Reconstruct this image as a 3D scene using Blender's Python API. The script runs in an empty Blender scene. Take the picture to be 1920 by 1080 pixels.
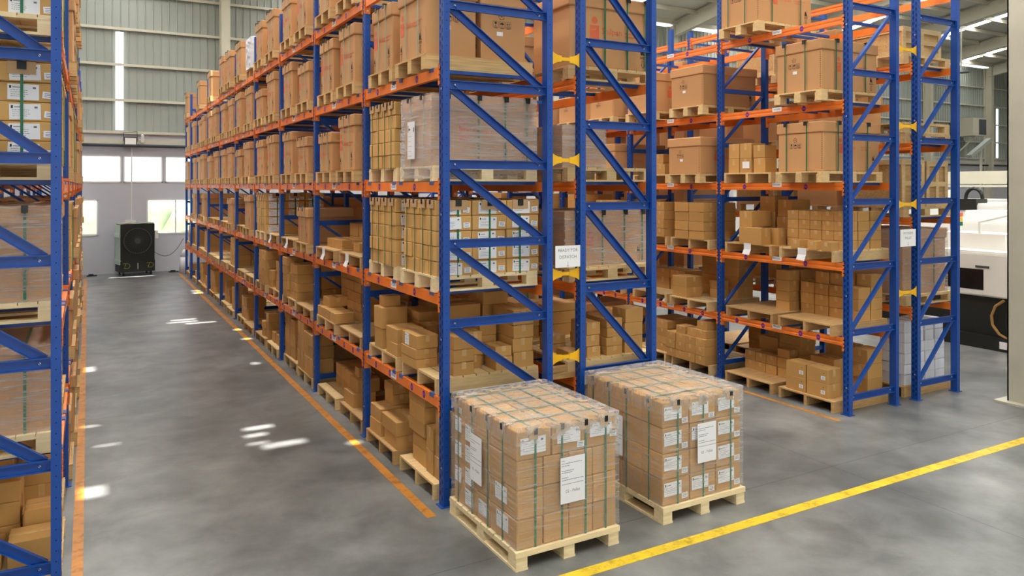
import bpy, bmesh, math, random
from mathutils import Vector, Matrix
R = random.Random(7)
sc = bpy.context.scene
COL = sc.collection

# ---------------------------------------------------------------- camera, world, sun, exposure
cam_d = bpy.data.cameras.new('camera'); cam = bpy.data.objects.new('camera', cam_d); COL.objects.link(cam)
cam_d.sensor_fit = 'HORIZONTAL'; cam_d.sensor_width = 36.0; cam_d.lens = 1438.56/1920*36.0
cam_d.shift_x = -(987.13-960)/1920; cam_d.shift_y = -(540-347.93)/1920
cam_d.clip_start = 0.1; cam_d.clip_end = 400
cam.location = (0, 0, 3.0); cam.rotation_euler = (math.radians(90), 0, -math.radians(29.732))
sc.camera = cam
w = bpy.data.worlds.new('daylight'); sc.world = w; w.use_nodes = True
bg = w.node_tree.nodes['Background']; bg.inputs[0].default_value = (0.93, 0.97, 1.0, 1); bg.inputs[1].default_value = 1.8
SUN_DIR = Vector((0.0, 0.25, -1.0)).normalized()
sd = bpy.data.lights.new('sun', 'SUN'); sd.energy = 22.0; sd.angle = math.radians(0.5); sd.color = (1, 0.96, 0.88)
sun = bpy.data.objects.new('sun', sd); COL.objects.link(sun)
sun.rotation_euler = SUN_DIR.to_track_quat('-Z', 'Y').to_euler(); sun.location = (5, 0, 30)
sc.view_settings.view_transform = 'Standard'; sc.view_settings.look = 'None'
sc.view_settings.gamma = 1; sc.view_settings.use_curve_mapping = False; sc.view_settings.exposure = 0.14
SKY_E = 22.0            # brightness of daylight behind the translucent roof sheets

# ---------------------------------------------------------------- materials
def srgb(r, g, b):
    f = lambda v: (v/255/12.92) if v/255 <= 0.04045 else ((v/255+0.055)/1.055)**2.4
    return (f(r), f(g), f(b), 1)
def mk(name, col, rough=0.6, var=0.12, scale=6.0, bump=0.0, rnd=0.0, metal=0.0, stretch=(1, 1, 1), spec=0.5, bscale=None, detail=4):
    m = bpy.data.materials.new(name); m.use_nodes = True; nt = m.node_tree; N = nt.nodes; Lk = nt.links
    b = N['Principled BSDF']; b.inputs['Roughness'].default_value = rough; b.inputs['Metallic'].default_value = metal
    b.inputs['Specular IOR Level'].default_value = spec
    tc = N.new('ShaderNodeTexCoord'); mp = N.new('ShaderNodeMapping'); mp.inputs['Scale'].default_value = stretch
    Lk.new(tc.outputs['Object'], mp.inputs[0])
    nz = N.new('ShaderNodeTexNoise'); nz.inputs['Scale'].default_value = scale; nz.inputs['Detail'].default_value = detail
    Lk.new(mp.outputs[0], nz.inputs['Vector'])
    mr = N.new('ShaderNodeMapRange'); mr.inputs[1].default_value = 0.25; mr.inputs[2].default_value = 0.75
    mr.inputs[3].default_value = 1-var; mr.inputs[4].default_value = 1+var
    Lk.new(nz.outputs[0], mr.inputs[0])
    hs = N.new('ShaderNodeHueSaturation'); hs.inputs['Color'].default_value = col
    if rnd:
        oi = N.new('ShaderNodeObjectInfo'); m2 = N.new('ShaderNodeMapRange')
        m2.inputs[3].default_value = 1-rnd; m2.inputs[4].default_value = 1+rnd
        Lk.new(oi.outputs['Random'], m2.inputs[0])
        mm = N.new('ShaderNodeMath'); mm.operation = 'MULTIPLY'
        Lk.new(mr.outputs[0], mm.inputs[0]); Lk.new(m2.outputs[0], mm.inputs[1]); Lk.new(mm.outputs[0], hs.inputs['Value'])
    else: Lk.new(mr.outputs[0], hs.inputs['Value'])
    Lk.new(hs.outputs[0], b.inputs['Base Color'])
    if bump:
        n2 = N.new('ShaderNodeTexNoise'); n2.inputs['Scale'].default_value = bscale or scale*3; n2.inputs['Detail'].default_value = 3
        Lk.new(mp.outputs[0], n2.inputs['Vector'])
        bp = N.new('ShaderNodeBump'); bp.inputs['Strength'].default_value = bump; bp.inputs['Distance'].default_value = 0.01
        Lk.new(n2.outputs[0], bp.inputs['Height']); Lk.new(bp.outputs[0], b.inputs['Normal'])
    return m
M = {}
M['blue'] = mk('blue_enamel', srgb(14, 72, 158), 0.38, 0.10, 9, bump=0.05)
M['hole'] = mk('punched_slot', srgb(9, 18, 42), 0.9, 0.05)
M['bolt'] = mk('zinc_bolt', srgb(205, 205, 200), 0.35, 0.05, metal=0.6)
M['orange'] = mk('orange_enamel', srgb(242, 128, 44), 0.40, 0.12, 5, bump=0.04)
M['yellow'] = mk('yellow_enamel', srgb(242, 186, 10), 0.45, 0.06)
M['tab'] = mk('light_blue_tab', srgb(58, 92, 165), 0.5, 0.1)
M['card'] = mk('cardboard', srgb(196, 150, 86), 0.75, 0.05, 3, bump=0.08, rnd=0.10, bscale=14)
M['cardb'] = mk('heavy_cardboard', srgb(198, 148, 98), 0.72, 0.04, 2, bump=0.06, rnd=0.07, bscale=10)
M['cardc'] = mk('pale_cardboard', srgb(208, 164, 98), 0.75, 0.05, 3, bump=0.08, rnd=0.08, bscale=14)
M['flute'] = mk('cardboard_edge', srgb(120, 86, 52), 0.85, 0.2, 40)
M['pad'] = mk('corner_pad_cardboard', srgb(192, 158, 118), 0.8, 0.06, 8)
M['tape'] = mk('clear_tape', srgb(214, 176, 124), 0.22, 0.12, 22, spec=0.7)
M['wood'] = mk('pallet_wood', srgb(216, 186, 134), 0.7, 0.16, 5, bump=0.12, rnd=0.10, stretch=(1, 6, 8))
M['woodn'] = mk('new_pine', srgb(236, 216, 172), 0.65, 0.12, 5, bump=0.1, rnd=0.05, stretch=(1, 6, 8))
M['woodo'] = mk('aged_pallet_wood', srgb(196, 158, 104), 0.75, 0.2, 5, bump=0.12, rnd=0.12, stretch=(1, 6, 8))
M['ply'] = mk('laminated_ply', srgb(206, 172, 118), 0.75, 0.30, 6, bump=0.1, rnd=0.08, stretch=(0.4, 0.4, 14))
M['strap'] = mk('green_strap', srgb(14, 112, 76), 0.4, 0.08)
M['strapl'] = mk('pale_green_strap', srgb(110, 170, 150), 0.4, 0.08)
M['black'] = mk('black_plastic', srgb(22, 24, 24), 0.4, 0.1)
M['paper'] = mk('white_paper', srgb(238, 240, 245), 0.6, 0.02)
M['ink'] = mk('grey_print', srgb(110, 112, 122), 0.7, 0.05)
M['dark'] = mk('black_print', srgb(38, 32, 30), 0.7, 0.05)
M['red'] = mk('red_print', srgb(218, 104, 64), 0.7, 0.1, 20)
M['mag'] = mk('magenta_sticker', srgb(205, 40, 95), 0.5, 0.02)
M['navy'] = mk('blue_sticker', srgb(35, 50, 165), 0.5, 0.02)
M['white'] = mk('white_wrapped_box', srgb(222, 224, 230), 0.45, 0.06, 6, bump=0.3, rnd=0.04)
M['mwhite'] = mk('machine_white', srgb(232, 232, 226), 0.35, 0.03, 3)
M['mgrey'] = mk('machine_grey', srgb(70, 74, 76), 0.5, 0.1, 3)
M['glassd'] = mk('dark_window', srgb(30, 28, 28), 0.12, 0.03)
M['wallp'] = mk('painted_plaster', srgb(192, 192, 199), 0.8, 0.05, 0.8, bump=0.05)
M['steelp'] = mk('cream_painted_steel', srgb(190, 186, 168), 0.5, 0.05, 1.2)
M['sheet'] = mk('wall_sheet_green_grey', srgb(148, 154, 147), 0.5, 0.05, 0.7)
M['sheetr'] = mk('roof_sheet_cream', srgb(196, 194, 182), 0.6, 0.04, 0.6)
M['pipe'] = mk('dark_pipe', srgb(52, 58, 66), 0.5, 0.1)
M['frame'] = mk('white_window_frame', srgb(226, 226, 220), 0.5, 0.03)
M['conc'] = mk('column_paint', srgb(196, 190, 172), 0.55, 0.07, 2.0, bump=0.05)
M['cgreen'] = mk('cooler_grey_green', srgb(186, 204, 192), 0.5, 0.1)
M['cdark'] = mk('cooler_black', srgb(24, 28, 26), 0.6, 0.15, 8)
M['beige'] = mk('beige_tape', srgb(188, 180, 158), 0.6, 0.06)
M['lime'] = mk('yellow_green_print', srgb(150, 156, 50), 0.6, 0.1)
M['grass'] = mk('outdoor_foliage', srgb(150, 166, 140), 0.9, 0.12, 2)
M['yard'] = mk('outdoor_yard', srgb(225, 222, 214), 0.9, 0.05, 2)
M['hose'] = mk('tan_hose', srgb(170, 130, 70), 0.5, 0.05)
M['bluep'] = mk('blue_plastic', srgb(30, 100, 190), 0.5, 0.05)
M['bag'] = mk('white_sack', srgb(214, 214, 218), 0.6, 0.06, 5, bump=0.6)

def emis(name, col, st):
    m = bpy.data.materials.new(name); m.use_nodes = True; nt = m.node_tree; nt.nodes.clear()
    o = nt.nodes.new('ShaderNodeOutputMaterial'); e = nt.nodes.new('ShaderNodeEmission')
    e.inputs[0].default_value = col; e.inputs[1].default_value = st; nt.links.new(e.outputs[0], o.inputs[0]); return m
M['skyl'] = emis('translucent_roof_sheet_daylight', (1, 0.985, 0.94, 1), SKY_E)
M['skyw'] = emis('translucent_wall_sheet_daylight', (0.97, 0.99, 1, 1), 3.0)

def floor_mat():
    m = bpy.data.materials.new('polished_concrete'); m.use_nodes = True; nt = m.node_tree; N = nt.nodes; Lk = nt.links
    b = N['Principled BSDF']; tc = N.new('ShaderNodeTexCoord')
    def noise(sc_, det, rgh=0.6, st=(1, 1, 1), dist=0.0):
        mp = N.new('ShaderNodeMapping'); mp.inputs['Scale'].default_value = st; Lk.new(tc.outputs['Object'], mp.inputs[0])
        n = N.new('ShaderNodeTexNoise'); n.inputs['Scale'].default_value = sc_; n.inputs['Detail'].default_value = det
        n.inputs['Roughness'].default_value = rgh; n.inputs['Distortion'].default_value = dist; Lk.new(mp.outputs[0], n.inputs['Vector']); return n
    n1 = noise(0.45, 8, 0.62, (1, 0.7, 1), 0.6); n2 = noise(1.5, 7, 0.62, (1, 1, 1), 0.25); n3 = noise(38, 3)
    r1 = N.new('ShaderNodeValToRGB'); r1.color_ramp.elements[0].position = 0.2; r1.color_ramp.elements[1].position = 0.8
    r1.color_ramp.elements[0].color = srgb(74, 77, 80); r1.color_ramp.elements[1].color = srgb(142, 142, 139); Lk.new(n1.outputs[0], r1.inputs[0])
    r2 = N.new('ShaderNodeMapRange'); r2.inputs[1].default_value = 0.1; r2.inputs[2].default_value = 0.9; r2.inputs[3].default_value = 0.38; r2.inputs[4].default_value = 1.5; r2.interpolation_type = 'SMOOTHSTEP'
    Lk.new(n2.outputs[0], r2.inputs[0])
    r3 = N.new('ShaderNodeMapRange'); r3.inputs[3].default_value = 0.93; r3.inputs[4].default_value = 1.07; Lk.new(n3.outputs[0], r3.inputs[0])
    mu = N.new('ShaderNodeMath'); mu.operation = 'MULTIPLY'; Lk.new(r2.outputs[0], mu.inputs[0]); Lk.new(r3.outputs[0], mu.inputs[1])
    # saw-cut joints every 5.8 m across, 6.2 m along
    sep = N.new('ShaderNodeSeparateXYZ'); Lk.new(tc.outputs['Object'], sep.inputs[0])
    def joint(out, period, off):
        a = N.new('ShaderNodeMath'); a.operation = 'ADD'; a.inputs[1].default_value = -off; Lk.new(out, a.inputs[0])
        p = N.new('ShaderNodeMath'); p.operation = 'PINGPONG'; p.inputs[1].default_value = period/2; Lk.new(a.outputs[0], p.inputs[0])
        g = N.new('ShaderNodeMath'); g.operation = 'GREATER_THAN'; g.inputs[1].default_value = 0.006; Lk.new(p.outputs[0], g.inputs[0]); return g
    j1 = joint(sep.outputs[1], 5.8, 5.5); j2 = joint(sep.outputs[0], 7.0, 6.9)
    jm = N.new('ShaderNodeMath'); jm.operation = 'MULTIPLY'; Lk.new(j1.outputs[0], jm.inputs[0]); Lk.new(j2.outputs[0], jm.inputs[1])
    jr = N.new('ShaderNodeMapRange'); jr.inputs[3].default_value = 0.55; jr.inputs[4].default_value = 1.0; Lk.new(jm.outputs[0], jr.inputs[0])
    m3 = N.new('ShaderNodeMath'); m3.operation = 'MULTIPLY'; Lk.new(mu.outputs[0], m3.inputs[0]); Lk.new(jr.outputs[0], m3.inputs[1])
    hs = N.new('ShaderNodeHueSaturation'); Lk.new(r1.outputs[0], hs.inputs['Color']); Lk.new(m3.outputs[0], hs.inputs['Value'])
    Lk.new(hs.outputs[0], b.inputs['Base Color'])
    rr = N.new('ShaderNodeMapRange'); rr.inputs[1].default_value = 0.1; rr.inputs[2].default_value = 0.9; rr.inputs[3].default_value = 0.15; rr.inputs[4].default_value = 0.5
    Lk.new(n2.outputs[0], rr.inputs[0]); b.inputs['Roughness'].default_value = 0.34
    bp = N.new('ShaderNodeBump'); bp.inputs['Strength'].default_value = 0.06; bp.inputs['Distance'].default_value = 0.01
    Lk.new(n3.outputs[0], bp.inputs['Height']); Lk.new(bp.outputs[0], b.inputs['Normal'])
    return m
M['floor'] = floor_mat()
def paint_mat(name, col):
    m = mk(name, col, 0.45, 0.2, 3.0); nt = m.node_tree; N = nt.nodes; Lk = nt.links
    b = N['Principled BSDF']; out = N['Material Output']
    tc = N.new('ShaderNodeTexCoord'); n = N.new('ShaderNodeTexNoise'); n.inputs['Scale'].default_value = 9; n.inputs['Detail'].default_value = 6; n.inputs['Roughness'].default_value = 0.7
    Lk.new(tc.outputs['Object'], n.inputs['Vector'])
    mr = N.new('ShaderNodeMapRange'); mr.inputs[1].default_value = 0.28; mr.inputs[2].default_value = 0.5; mr.inputs[3].default_value = 0.55; Lk.new(n.outputs[0], mr.inputs[0])
    Lk.new(mr.outputs[0], b.inputs['Alpha']); return m
M['lorange'] = paint_mat('worn_orange_floor_paint', srgb(196, 128, 48))
M['lyellow'] = paint_mat('yellow_floor_paint', srgb(222, 188, 44))

def wrap_mat(name, lo, hi, tint, st, gl=0.22, r0=.4, r1=.68):
    m = bpy.data.materials.new(name); m.use_nodes = True; nt = m.node_tree; N = nt.nodes; Lk = nt.links; N.clear()
    out = N.new('ShaderNodeOutputMaterial'); tr = N.new('ShaderNodeBsdfTransparent'); tr.inputs[0].default_value = (0.97, 0.97, 0.97, 1)
    b = N.new('ShaderNodeBsdfPrincipled'); b.inputs['Base Color'].default_value = tint; b.inputs['Roughness'].default_value = gl; b.inputs['Specular IOR Level'].default_value = 0.9
    tc = N.new('ShaderNodeTexCoord'); mp = N.new('ShaderNodeMapping'); mp.inputs['Scale'].default_value = st; mp.inputs['Rotation'].default_value = (0.08, 0.1, 0)
    Lk.new(tc.outputs['Object'], mp.inputs[0])
    n = N.new('ShaderNodeTexNoise'); n.inputs['Scale'].default_value = 2.2; n.inputs['Detail'].default_value = 7; n.inputs['Roughness'].default_value = 0.7
    n.inputs['Distortion'].default_value = 0.4; Lk.new(mp.outputs[0], n.inputs['Vector'])
    mr = N.new('ShaderNodeMapRange'); mr.inputs[1].default_value = r0; mr.inputs[2].default_value = r1; mr.inputs[3].default_value = lo; mr.inputs[4].default_value = hi  # noise streaks whiten the film, painting in its glints and haze
    Lk.new(n.outputs[0], mr.inputs[0])
    bp = N.new('ShaderNodeBump'); bp.inputs['Strength'].default_value = 0.9; bp.inputs['Distance'].default_value = 0.02
    Lk.new(n.outputs[0], bp.inputs['Height']); Lk.new(bp.outputs[0], b.inputs['Normal'])
    mx = N.new('ShaderNodeMixShader'); Lk.new(mr.outputs[0], mx.inputs[0]); Lk.new(tr.outputs[0], mx.inputs[1]); Lk.new(b.outputs[0], mx.inputs[2]); Lk.new(mx.outputs[0], out.inputs[0])
    return m
M['wrap'] = wrap_mat('clear_stretch_wrap', 0.12, 0.50, (0.88, 0.86, 0.84, 1), (1.3, 1.3, 30), 0.18, .47, .70)
M['wrapt'] = wrap_mat('stretch_wrap_top', 0.14, 0.62, (0.9, 0.88, 0.86, 1), (2.5, 12, 4), 0.2, .42, .72)
M['wrapg'] = wrap_mat('cloudy_stretch_wrap', 0.26, 0.55, (0.80, 0.76, 0.75, 1), (1.0, 1.0, 14), 0.2, .42, .72)
M['wrapm'] = wrap_mat('shiny_stretch_wrap', 0.16, 0.62, (0.88, 0.84, 0.82, 1), (1.2, 1.2, 24), 0.18, .45, .72)  # stronger pale streaks paint brighter glints onto this film
M['glass'] = wrap_mat('window_glass', 0.05, 0.08, (0.9, 0.95, 0.95, 1), (1, 1, 1), 0.05)

# ---------------------------------------------------------------- mesh helpers
class MB:
    def __init__(s): s.v = []; s.f = []; s.m = []
    def quad(s, a, b, c, d, m=0):
        n = len(s.v); s.v += [a, b, c, d]; s.f.append((n, n+1, n+2, n+3)); s.m.append(m); return s
    def poly(s, pts, m=0):
        n = len(s.v); s.v += list(pts); s.f.append(tuple(range(n, n+len(pts)))); s.m.append(m); return s
    def box(s, x0, x1, y0, y1, z0, z1, m=0):
        n = len(s.v); s.v += [(x0, y0, z0), (x1, y0, z0), (x1, y1, z0), (x0, y1, z0), (x0, y0, z1), (x1, y0, z1), (x1, y1, z1), (x0, y1, z1)]
        for f in ((0, 3, 2, 1), (4, 5, 6, 7), (0, 1, 5, 4), (1, 2, 6, 5), (2, 3, 7, 6), (3, 0, 4, 7)):
            s.f.append(tuple(n+i for i in f)); s.m.append(m)
        return s
    def prism(s, pts, d, m=0):      # closed outline pts extruded by vector d
        n = len(s.v); k = len(pts); d = Vector(d); s.v += [tuple(p) for p in pts] + [tuple(Vector(p)+d) for p in pts]
        s.f.append(tuple(range(n+k-1, n-1, -1))); s.m.append(m); s.f.append(tuple(range(n+k, n+2*k))); s.m.append(m)
        for i in range(k):
            j = (i+1) % k; s.f.append((n+i, n+j, n+k+j, n+k+i)); s.m.append(m)
        return s
    def bar(s, a, b, w, h, up=(0, 0, 1), m=0):   # rectangular bar from a to b, w sideways, h along up
        a = Vector(a); b = Vector(b); d = (b-a).normalized(); u = Vector(up); sd_ = d.cross(u).normalized(); u = sd_.cross(d).normalized()
        p = [a+sd_*(w/2)*i+u*(h/2)*j for i, j in ((-1, -1), (1, -1), (1, 1), (-1, 1))]
        return s.prism(p, b-a, m)
    def cyl(s, a, b, r, n=12, m=0, r2=None):
        a = Vector(a); b = Vector(b); d = (b-a).normalized(); t = Vector((0, 0, 1)) if abs(d.z) < 0.9 else Vector((1, 0, 0))
        u = d.cross(t).normalized(); v = d.cross(u); r2 = r if r2 is None else r2; k = len(s.v)
        for q, rr in ((a, r), (b, r2)):
            for i in range(n):
                an = 2*math.pi*i/n; s.v.append(tuple(q+(u*math.cos(an)+v*math.sin(an))*rr))
        s.f.append(tuple(range(k+n-1, k-1, -1))); s.m.append(m); s.f.append(tuple(range(k+n, k+2*n))); s.m.append(m)
        for i in range(n):
            j = (i+1) % n; s.f.append((k+i, k+j, k+n+j, k+n+i)); s.m.append(m)
        return s
    def tube(s, pts, r, n=8, m=0):
        for a, b in zip(pts[:-1], pts[1:]): s.cyl(a, b, r, n, m)
        return s
    def mesh(s, name, mats, smooth=False):
        me = bpy.data.meshes.new(name); me.from_pydata([tuple(v) for v in s.v], [], s.f)
        for k in mats: me.materials.append(M[k])
        me.polygons.foreach_set('material_index', s.m)
        if smooth: me.polygons.foreach_set('use_smooth', [True]*len(me.polygons))
        bm = bmesh.new(); bm.from_mesh(me); bmesh.ops.recalc_face_normals(bm, faces=bm.faces) if not getattr(s, 'flat', False) else None
        bm.to_mesh(me); bm.free(); me.update(); return me
CACHE = {}
def cached(key, fn):
    if key not in CACHE: CACHE[key] = fn()
    return CACHE[key]
def ob(name, me, parent=None, loc=(0, 0, 0), rot=0, scale=None):
    o = bpy.data.objects.new(name, me); COL.objects.link(o); o.location = loc
    if rot: o.rotation_euler = (0, 0, rot)
    if scale: o.scale = scale
    if parent: o.parent = parent
    return o
def tag(o, label=None, cat=None, group=None, kind=None):
    if label: o['label'] = label
    if cat: o['category'] = cat
    if group: o['group'] = group
    if kind: o['kind'] = kind
    return o
def thing(name, label, cat, loc=(0, 0, 0), rot=0, group=None):
    return tag(ob(name, None, None, loc, rot), label, cat, group)
def bevbox(key, lx, ly, lz, mats, bev=0.006, cx=True):
    def f():
        m = MB(); x = lx/2 if cx else 0
        m.box(-lx/2, lx/2, -ly/2, ly/2, 0, lz); me = m.mesh(key, mats)
        bm = bmesh.new(); bm.from_mesh(me); bmesh.ops.bevel(bm, geom=list(bm.edges), offset=bev, segments=2, affect='EDGES', profile=0.5)
        bm.to_mesh(me); bm.free(); return me
    return cached((key, round(lx, 3), round(ly, 3), round(lz, 3), tuple(mats), bev), f)
def struct(name, mb, mats, smooth=False):
    o = ob(name, mb.mesh(name, mats, smooth)); o['kind'] = 'structure'; return o
def text_mesh(txt, size, mat, align='LEFT'):
    def f():
        c = bpy.data.curves.new('printed_text', 'FONT'); c.body = txt; c.size = size; c.align_x = align; c.resolution_u = 2
        c.space_line = 1.1
        t = bpy.data.objects.new('printed_text', c); COL.objects.link(t); bpy.context.view_layer.update()
        me = bpy.data.meshes.new_from_object(t.evaluated_get(bpy.context.evaluated_depsgraph_get()))
        bpy.data.objects.remove(t); me.materials.clear(); me.materials.append(M[mat]); return me
    return cached(('txt', txt, size, mat, align), f)
ROT = {'-y': (math.pi/2, 0, 0), '-x': (math.pi/2, 0, -math.pi/2), '+x': (math.pi/2, 0, math.pi/2), '+y': (math.pi/2, 0, math.pi)}
# flat print on a face: mesh drawn in XY (x right, y up) then stood upright on the face
def on_face(name, me, parent, face, pos, scale=None):
    o = ob(name, me, parent, pos); o.rotation_euler = ROT[face]
    if scale: o.scale = (scale, scale, scale)
    return o

# ---------------------------------------------------------------- setting
# floor
struct('floor', MB().box(-16, 62, -9, 29.9, -0.2, 0), ['floor'])
# back wall: masonry below 4.85 m with window openings, ribbed sheet above
YW = 29.68
mb = MB()
wins = [(-1.6, 0.99, 3.10, 4.03), (1.04, 2.27, 3.10, 4.03), (2.33, 3.7, 3.10, 4.03), (-1.3, 0.29, 1.30, 2.53), (1.76, 3.6, 1.30, 2.53)]
def sub_rects(rects, hole):
    out = []
    for (a, b, c, d) in rects:
        x0, x1, y0, y1 = hole
        if x0 >= b or x1 <= a or y0 >= d or y1 <= c: out.append((a, b, c, d)); continue
        if x0 > a: out.append((a, x0, c, d))
        if x1 < b: out.append((x1, b, c, d))
        xa, xb = max(a, x0), min(b, x1)
        if y0 > c: out.append((xa, xb, c, y0))
        if y1 < d: out.append((xa, xb, y1, d))
    return out
rects = [(-16, 62, 0, 4.85)]
for h in wins: rects = sub_rects(rects, h)
for (a, b, c, d) in rects: mb.box(a, b, YW, YW+0.22, c, d)
struct('wall_back', mb, ['wallp'])
mb = MB(); y = YW+0.03; x = -16.0; mb.flat = False
P = []
while x < 62:
    P += [(x, y), (x+0.19, y), (x+0.205, y-0.03), (x+0.225, y-0.03), (x+0.24, y)]; x += 0.25
for a, b in zip(P[:-1], P[1:]):
    mb.quad((a[0], a[1], 4.75), (b[0], b[1], 4.75), (b[0], b[1], 10.9), (a[0], a[1], 10.9))
struct('wall_back_sheeting', mb, ['sheet'])
mb = MB()
for (a, b, c, d) in sub_rects([(-16, 62, 0, 17.5)], (-5, 3, 0, 5)): mb.box(a, b, -9.3, -9, c, d)  # unseen opening, added so daylight reaches the aisle and load ends
struct('wall_front', mb, ['sheetr'])
struct('wall_left', MB().box(-16.3, -16, -9.3, 29.9, 0, 17.5), ['sheetr'])
struct('wall_right', MB().box(62, 62.3, -9.3, 29.9, 0, 17.5), ['sheetr'])
# translucent strips in the sheeting
for k, xx in enumerate((0.81, 54.0)):
    tagm = MB().box(xx, xx+0.235, YW-0.012, YW+0.0, 4.9, 8.25); o = struct('window_%d' % (k+7), tagm, ['skyw'])
# windows: frames and panes
for k, (a, b, c, d) in enumerate(wins):
    t = 0.045; mb = MB()
    mb.box(a, b, YW-0.02, YW+0.1, c, c+t).box(a, b, YW-0.02, YW+0.1, d-t, d).box(a, a+t, YW-0.02, YW+0.1, c, d).box(b-t, b, YW-0.02, YW+0.1, c, d)
    if k == 4: mb.box(a+0.9, a+0.94, YW+0.02, YW+0.06, c, d)
    o = struct('window_%d' % (k+1), mb, ['frame'])
    ob('pane', MB().box(a+t, b-t, YW+0.05, YW+0.058, c+t, d-t).mesh('pane', ['glass']), o)
for k, (z0, z1, dy) in enumerate(((5.89, 5.96, 0.08), (7.10, 7.17, 0.08), (8.33, 8.40, 0.08), (9.56, 9.63, 0.08), (4.79, 4.86, 0.12))):
    struct('trim_%d' % (k+1), MB().box(-16, 62, YW-dy, YW, z0, z1).box(-16, 62, YW-dy, YW-dy+0.01, z0-0.02, z0), ['steelp'])
struct('trim_6', MB().box(-16, 62, YW-0.14, YW, 4.42, 4.58), ['steelp'])
struct('trim_7', MB().cyl((-16, YW-0.25, 4.36), (62, YW-0.25, 4.36), 0.055, 12), ['pipe'], True)
# steel portal frames: columns against the back wall, rafters sloping up to the front
EAVE = 10.3; SL = 0.15
roofz = lambda y: EAVE+0.75+SL*(YW-y)
for k, cx in enumerate([-9.7, -2.7, 4.27, 11.2, 18.2, 25.1, 32.1, 39.0, 45.9, 52.6]):
    mb = MB().box(cx-0.15, cx+0.15, YW-0.55, YW-0.53, 0, EAVE+0.6).box(cx-0.15, cx+0.15, YW-0.1, YW-0.02, 0, EAVE+0.6).box(cx-0.01, cx+0.01, YW-0.54, YW-0.03, 0, EAVE+0.6)
    if abs(cx-4.27) < 0.1 or cx > 11: struct('steel_column', mb, ['steelp'])
    mb = MB(); zf = SL*(YW-0.3+9); y0, y1 = YW-0.3, -9
    for (dz0, dz1, hw) in ((0, 0.02, 0.13), (0.66, 0.68, 0.13), (0.02, 0.66, 0.008)):
        mb.prism([(cx-hw, y0, EAVE+dz0), (cx+hw, y0, EAVE+dz0), (cx+hw, y0, EAVE+dz1), (cx-hw, y0, EAVE+dz1)], (0, y1-y0, zf))
    struct('roof_rafter', mb, ['steelp'])
k = 0; y = YW-0.6
mb = MB()
while y > -9:
    z = roofz(y)-0.22
    mb.box(-16, 62, y-0.03, y+0.03, z, z+0.2); y -= 1.45
struct('roof_purlins', mb, ['steelp'])
# roof: sheets with translucent strips down the slope and a few small gaps that let the sun through
def rz(x, y): return roofz(y)
patches = [(1.83, 9.9, 0.17, 0.07), (1.75, 9.62, 0.12, 0.06), (1.72, 9.3, .1, .04), (1.98, 9.13, 0.24, 0.09), (1.85, 18.7, 0.25, 0.10), (1.8, 18.4, 0.3, 0.08), (2.15, 18.1, 0.3, 0.08),
           (0.03, 10.93, 0.09, 0.10), (0.04, 8.62, 0.10, 0.16), (2.7, 8.77, 0.06, 0.06), (2.72, 16.85, 0.09, 0.10), (2.70, 15.75, 0.09, 0.08), (2.7, 23.4, 0.16, 0.4), (1.25, 28.35, 0.65, 0.12),
           (0.18, 10.1, .12, .03), (2.45, 13.5, .05, .1), (0.02, 14.4, .06, .2)]
strips = [(-6.6, -5.7), (0.35, 1.25), (7.3, 8.2), (14.25, 15.15), (21.2, 22.1), (28.2, 29.1), (35.3, 35.8), (42.2, 42.7), (49.2, 49.7)]
rr_ = [(-16, 62, -9, YW)]
for a, b in strips: rr_ = sub_rects(rr_, (a, b, -9, YW))
strip_rects = [(a, b, -9, YW) for a, b in strips]
for (px_, py_, hx, hy) in patches:
    t = roofz(py_)                                    # travel up the sun's ray to the roof plane
    yy = py_; 
    for _ in range(6): yy = py_+SUN_DIR.y/SUN_DIR.z*roofz(yy)
    h = (px_-hx, px_+hx, yy-hy, yy+hy)
    rr_ = sub_rects(rr_, h); strip_rects = sub_rects(strip_rects, h)
mb = MB()
for (a, b, c, d) in rr_: mb.prism([(a, c, rz(a, c)), (b, c, rz(b, c)), (b, d, rz(b, d)), (a, d, rz(a, d))], (0, 0, 0.05))
struct('ceiling', mb, ['sheetr'])
mb = MB()
for (a, b, c, d) in strip_rects: mb.prism([(a, c, rz(a, c)), (b, c, rz(b, c)), (b, d, rz(b, d)), (a, d, rz(a, d))], (0, 0, 0.05))
struct('ceiling_rooflights', mb, ['skyl'])
# floor marking lines
struct('trim_8', MB().box(2.655, 2.745, 6.45, 28.6, 0.0, 0.002), ['lorange'])
struct('trim_9', MB().box(-0.115, -0.035, 4.5, 28.6, 0.0, 0.002), ['lorange'])
struct('trim_10', MB().box(8.28, 8.345, 6.5, 27, 0.0, 0.002), ['lorange'])
struct('trim_11', MB().box(2.2, 14, 4.88, 5.0, 0.0, 0.002), ['lyellow'])
struct('trim_12', MB().box(5.66, 5.73, 6.5, 27, 0.0, 0.002), ['lorange'])
# near column on the right with base plate and gusset
mb = MB(); X0, X1, Y0c, Y1c = 11.04, 11.62, 5.35, 5.92
mb.box(X0, X0+0.02, Y0c, Y1c, 0.03, 12.5).box(X1-0.02, X1, Y0c, Y1c, 0.03, 12.5).box(X0, X1, Y0c, Y0c+0.02, 0.03, 12.5).box(X0, X1, Y1c-0.02, Y1c, 0.03, 12.5)
mb.box(X0-0.12, X1+0.12, Y0c-0.12, Y1c+0.12, 0, 0.03)
mb.prism([(X0, Y0c+0.25, 0.03), (X0-0.11, Y0c+0.25, 0.03), (X0-0.11, Y0c+0.25, 0.08), (X0, Y0c+0.25, 0.32)], (0, 0.012, 0))
mb.prism([(X0+0.1, Y0c, 0.03), (X0+0.1, Y0c-0.11, 0.03), (X0+0.1, Y0c-0.11, 0.08), (X0+0.1, Y0c, 0.32)], (0.012, 0, 0))
struct('building_column', mb, ['conc'])
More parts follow.
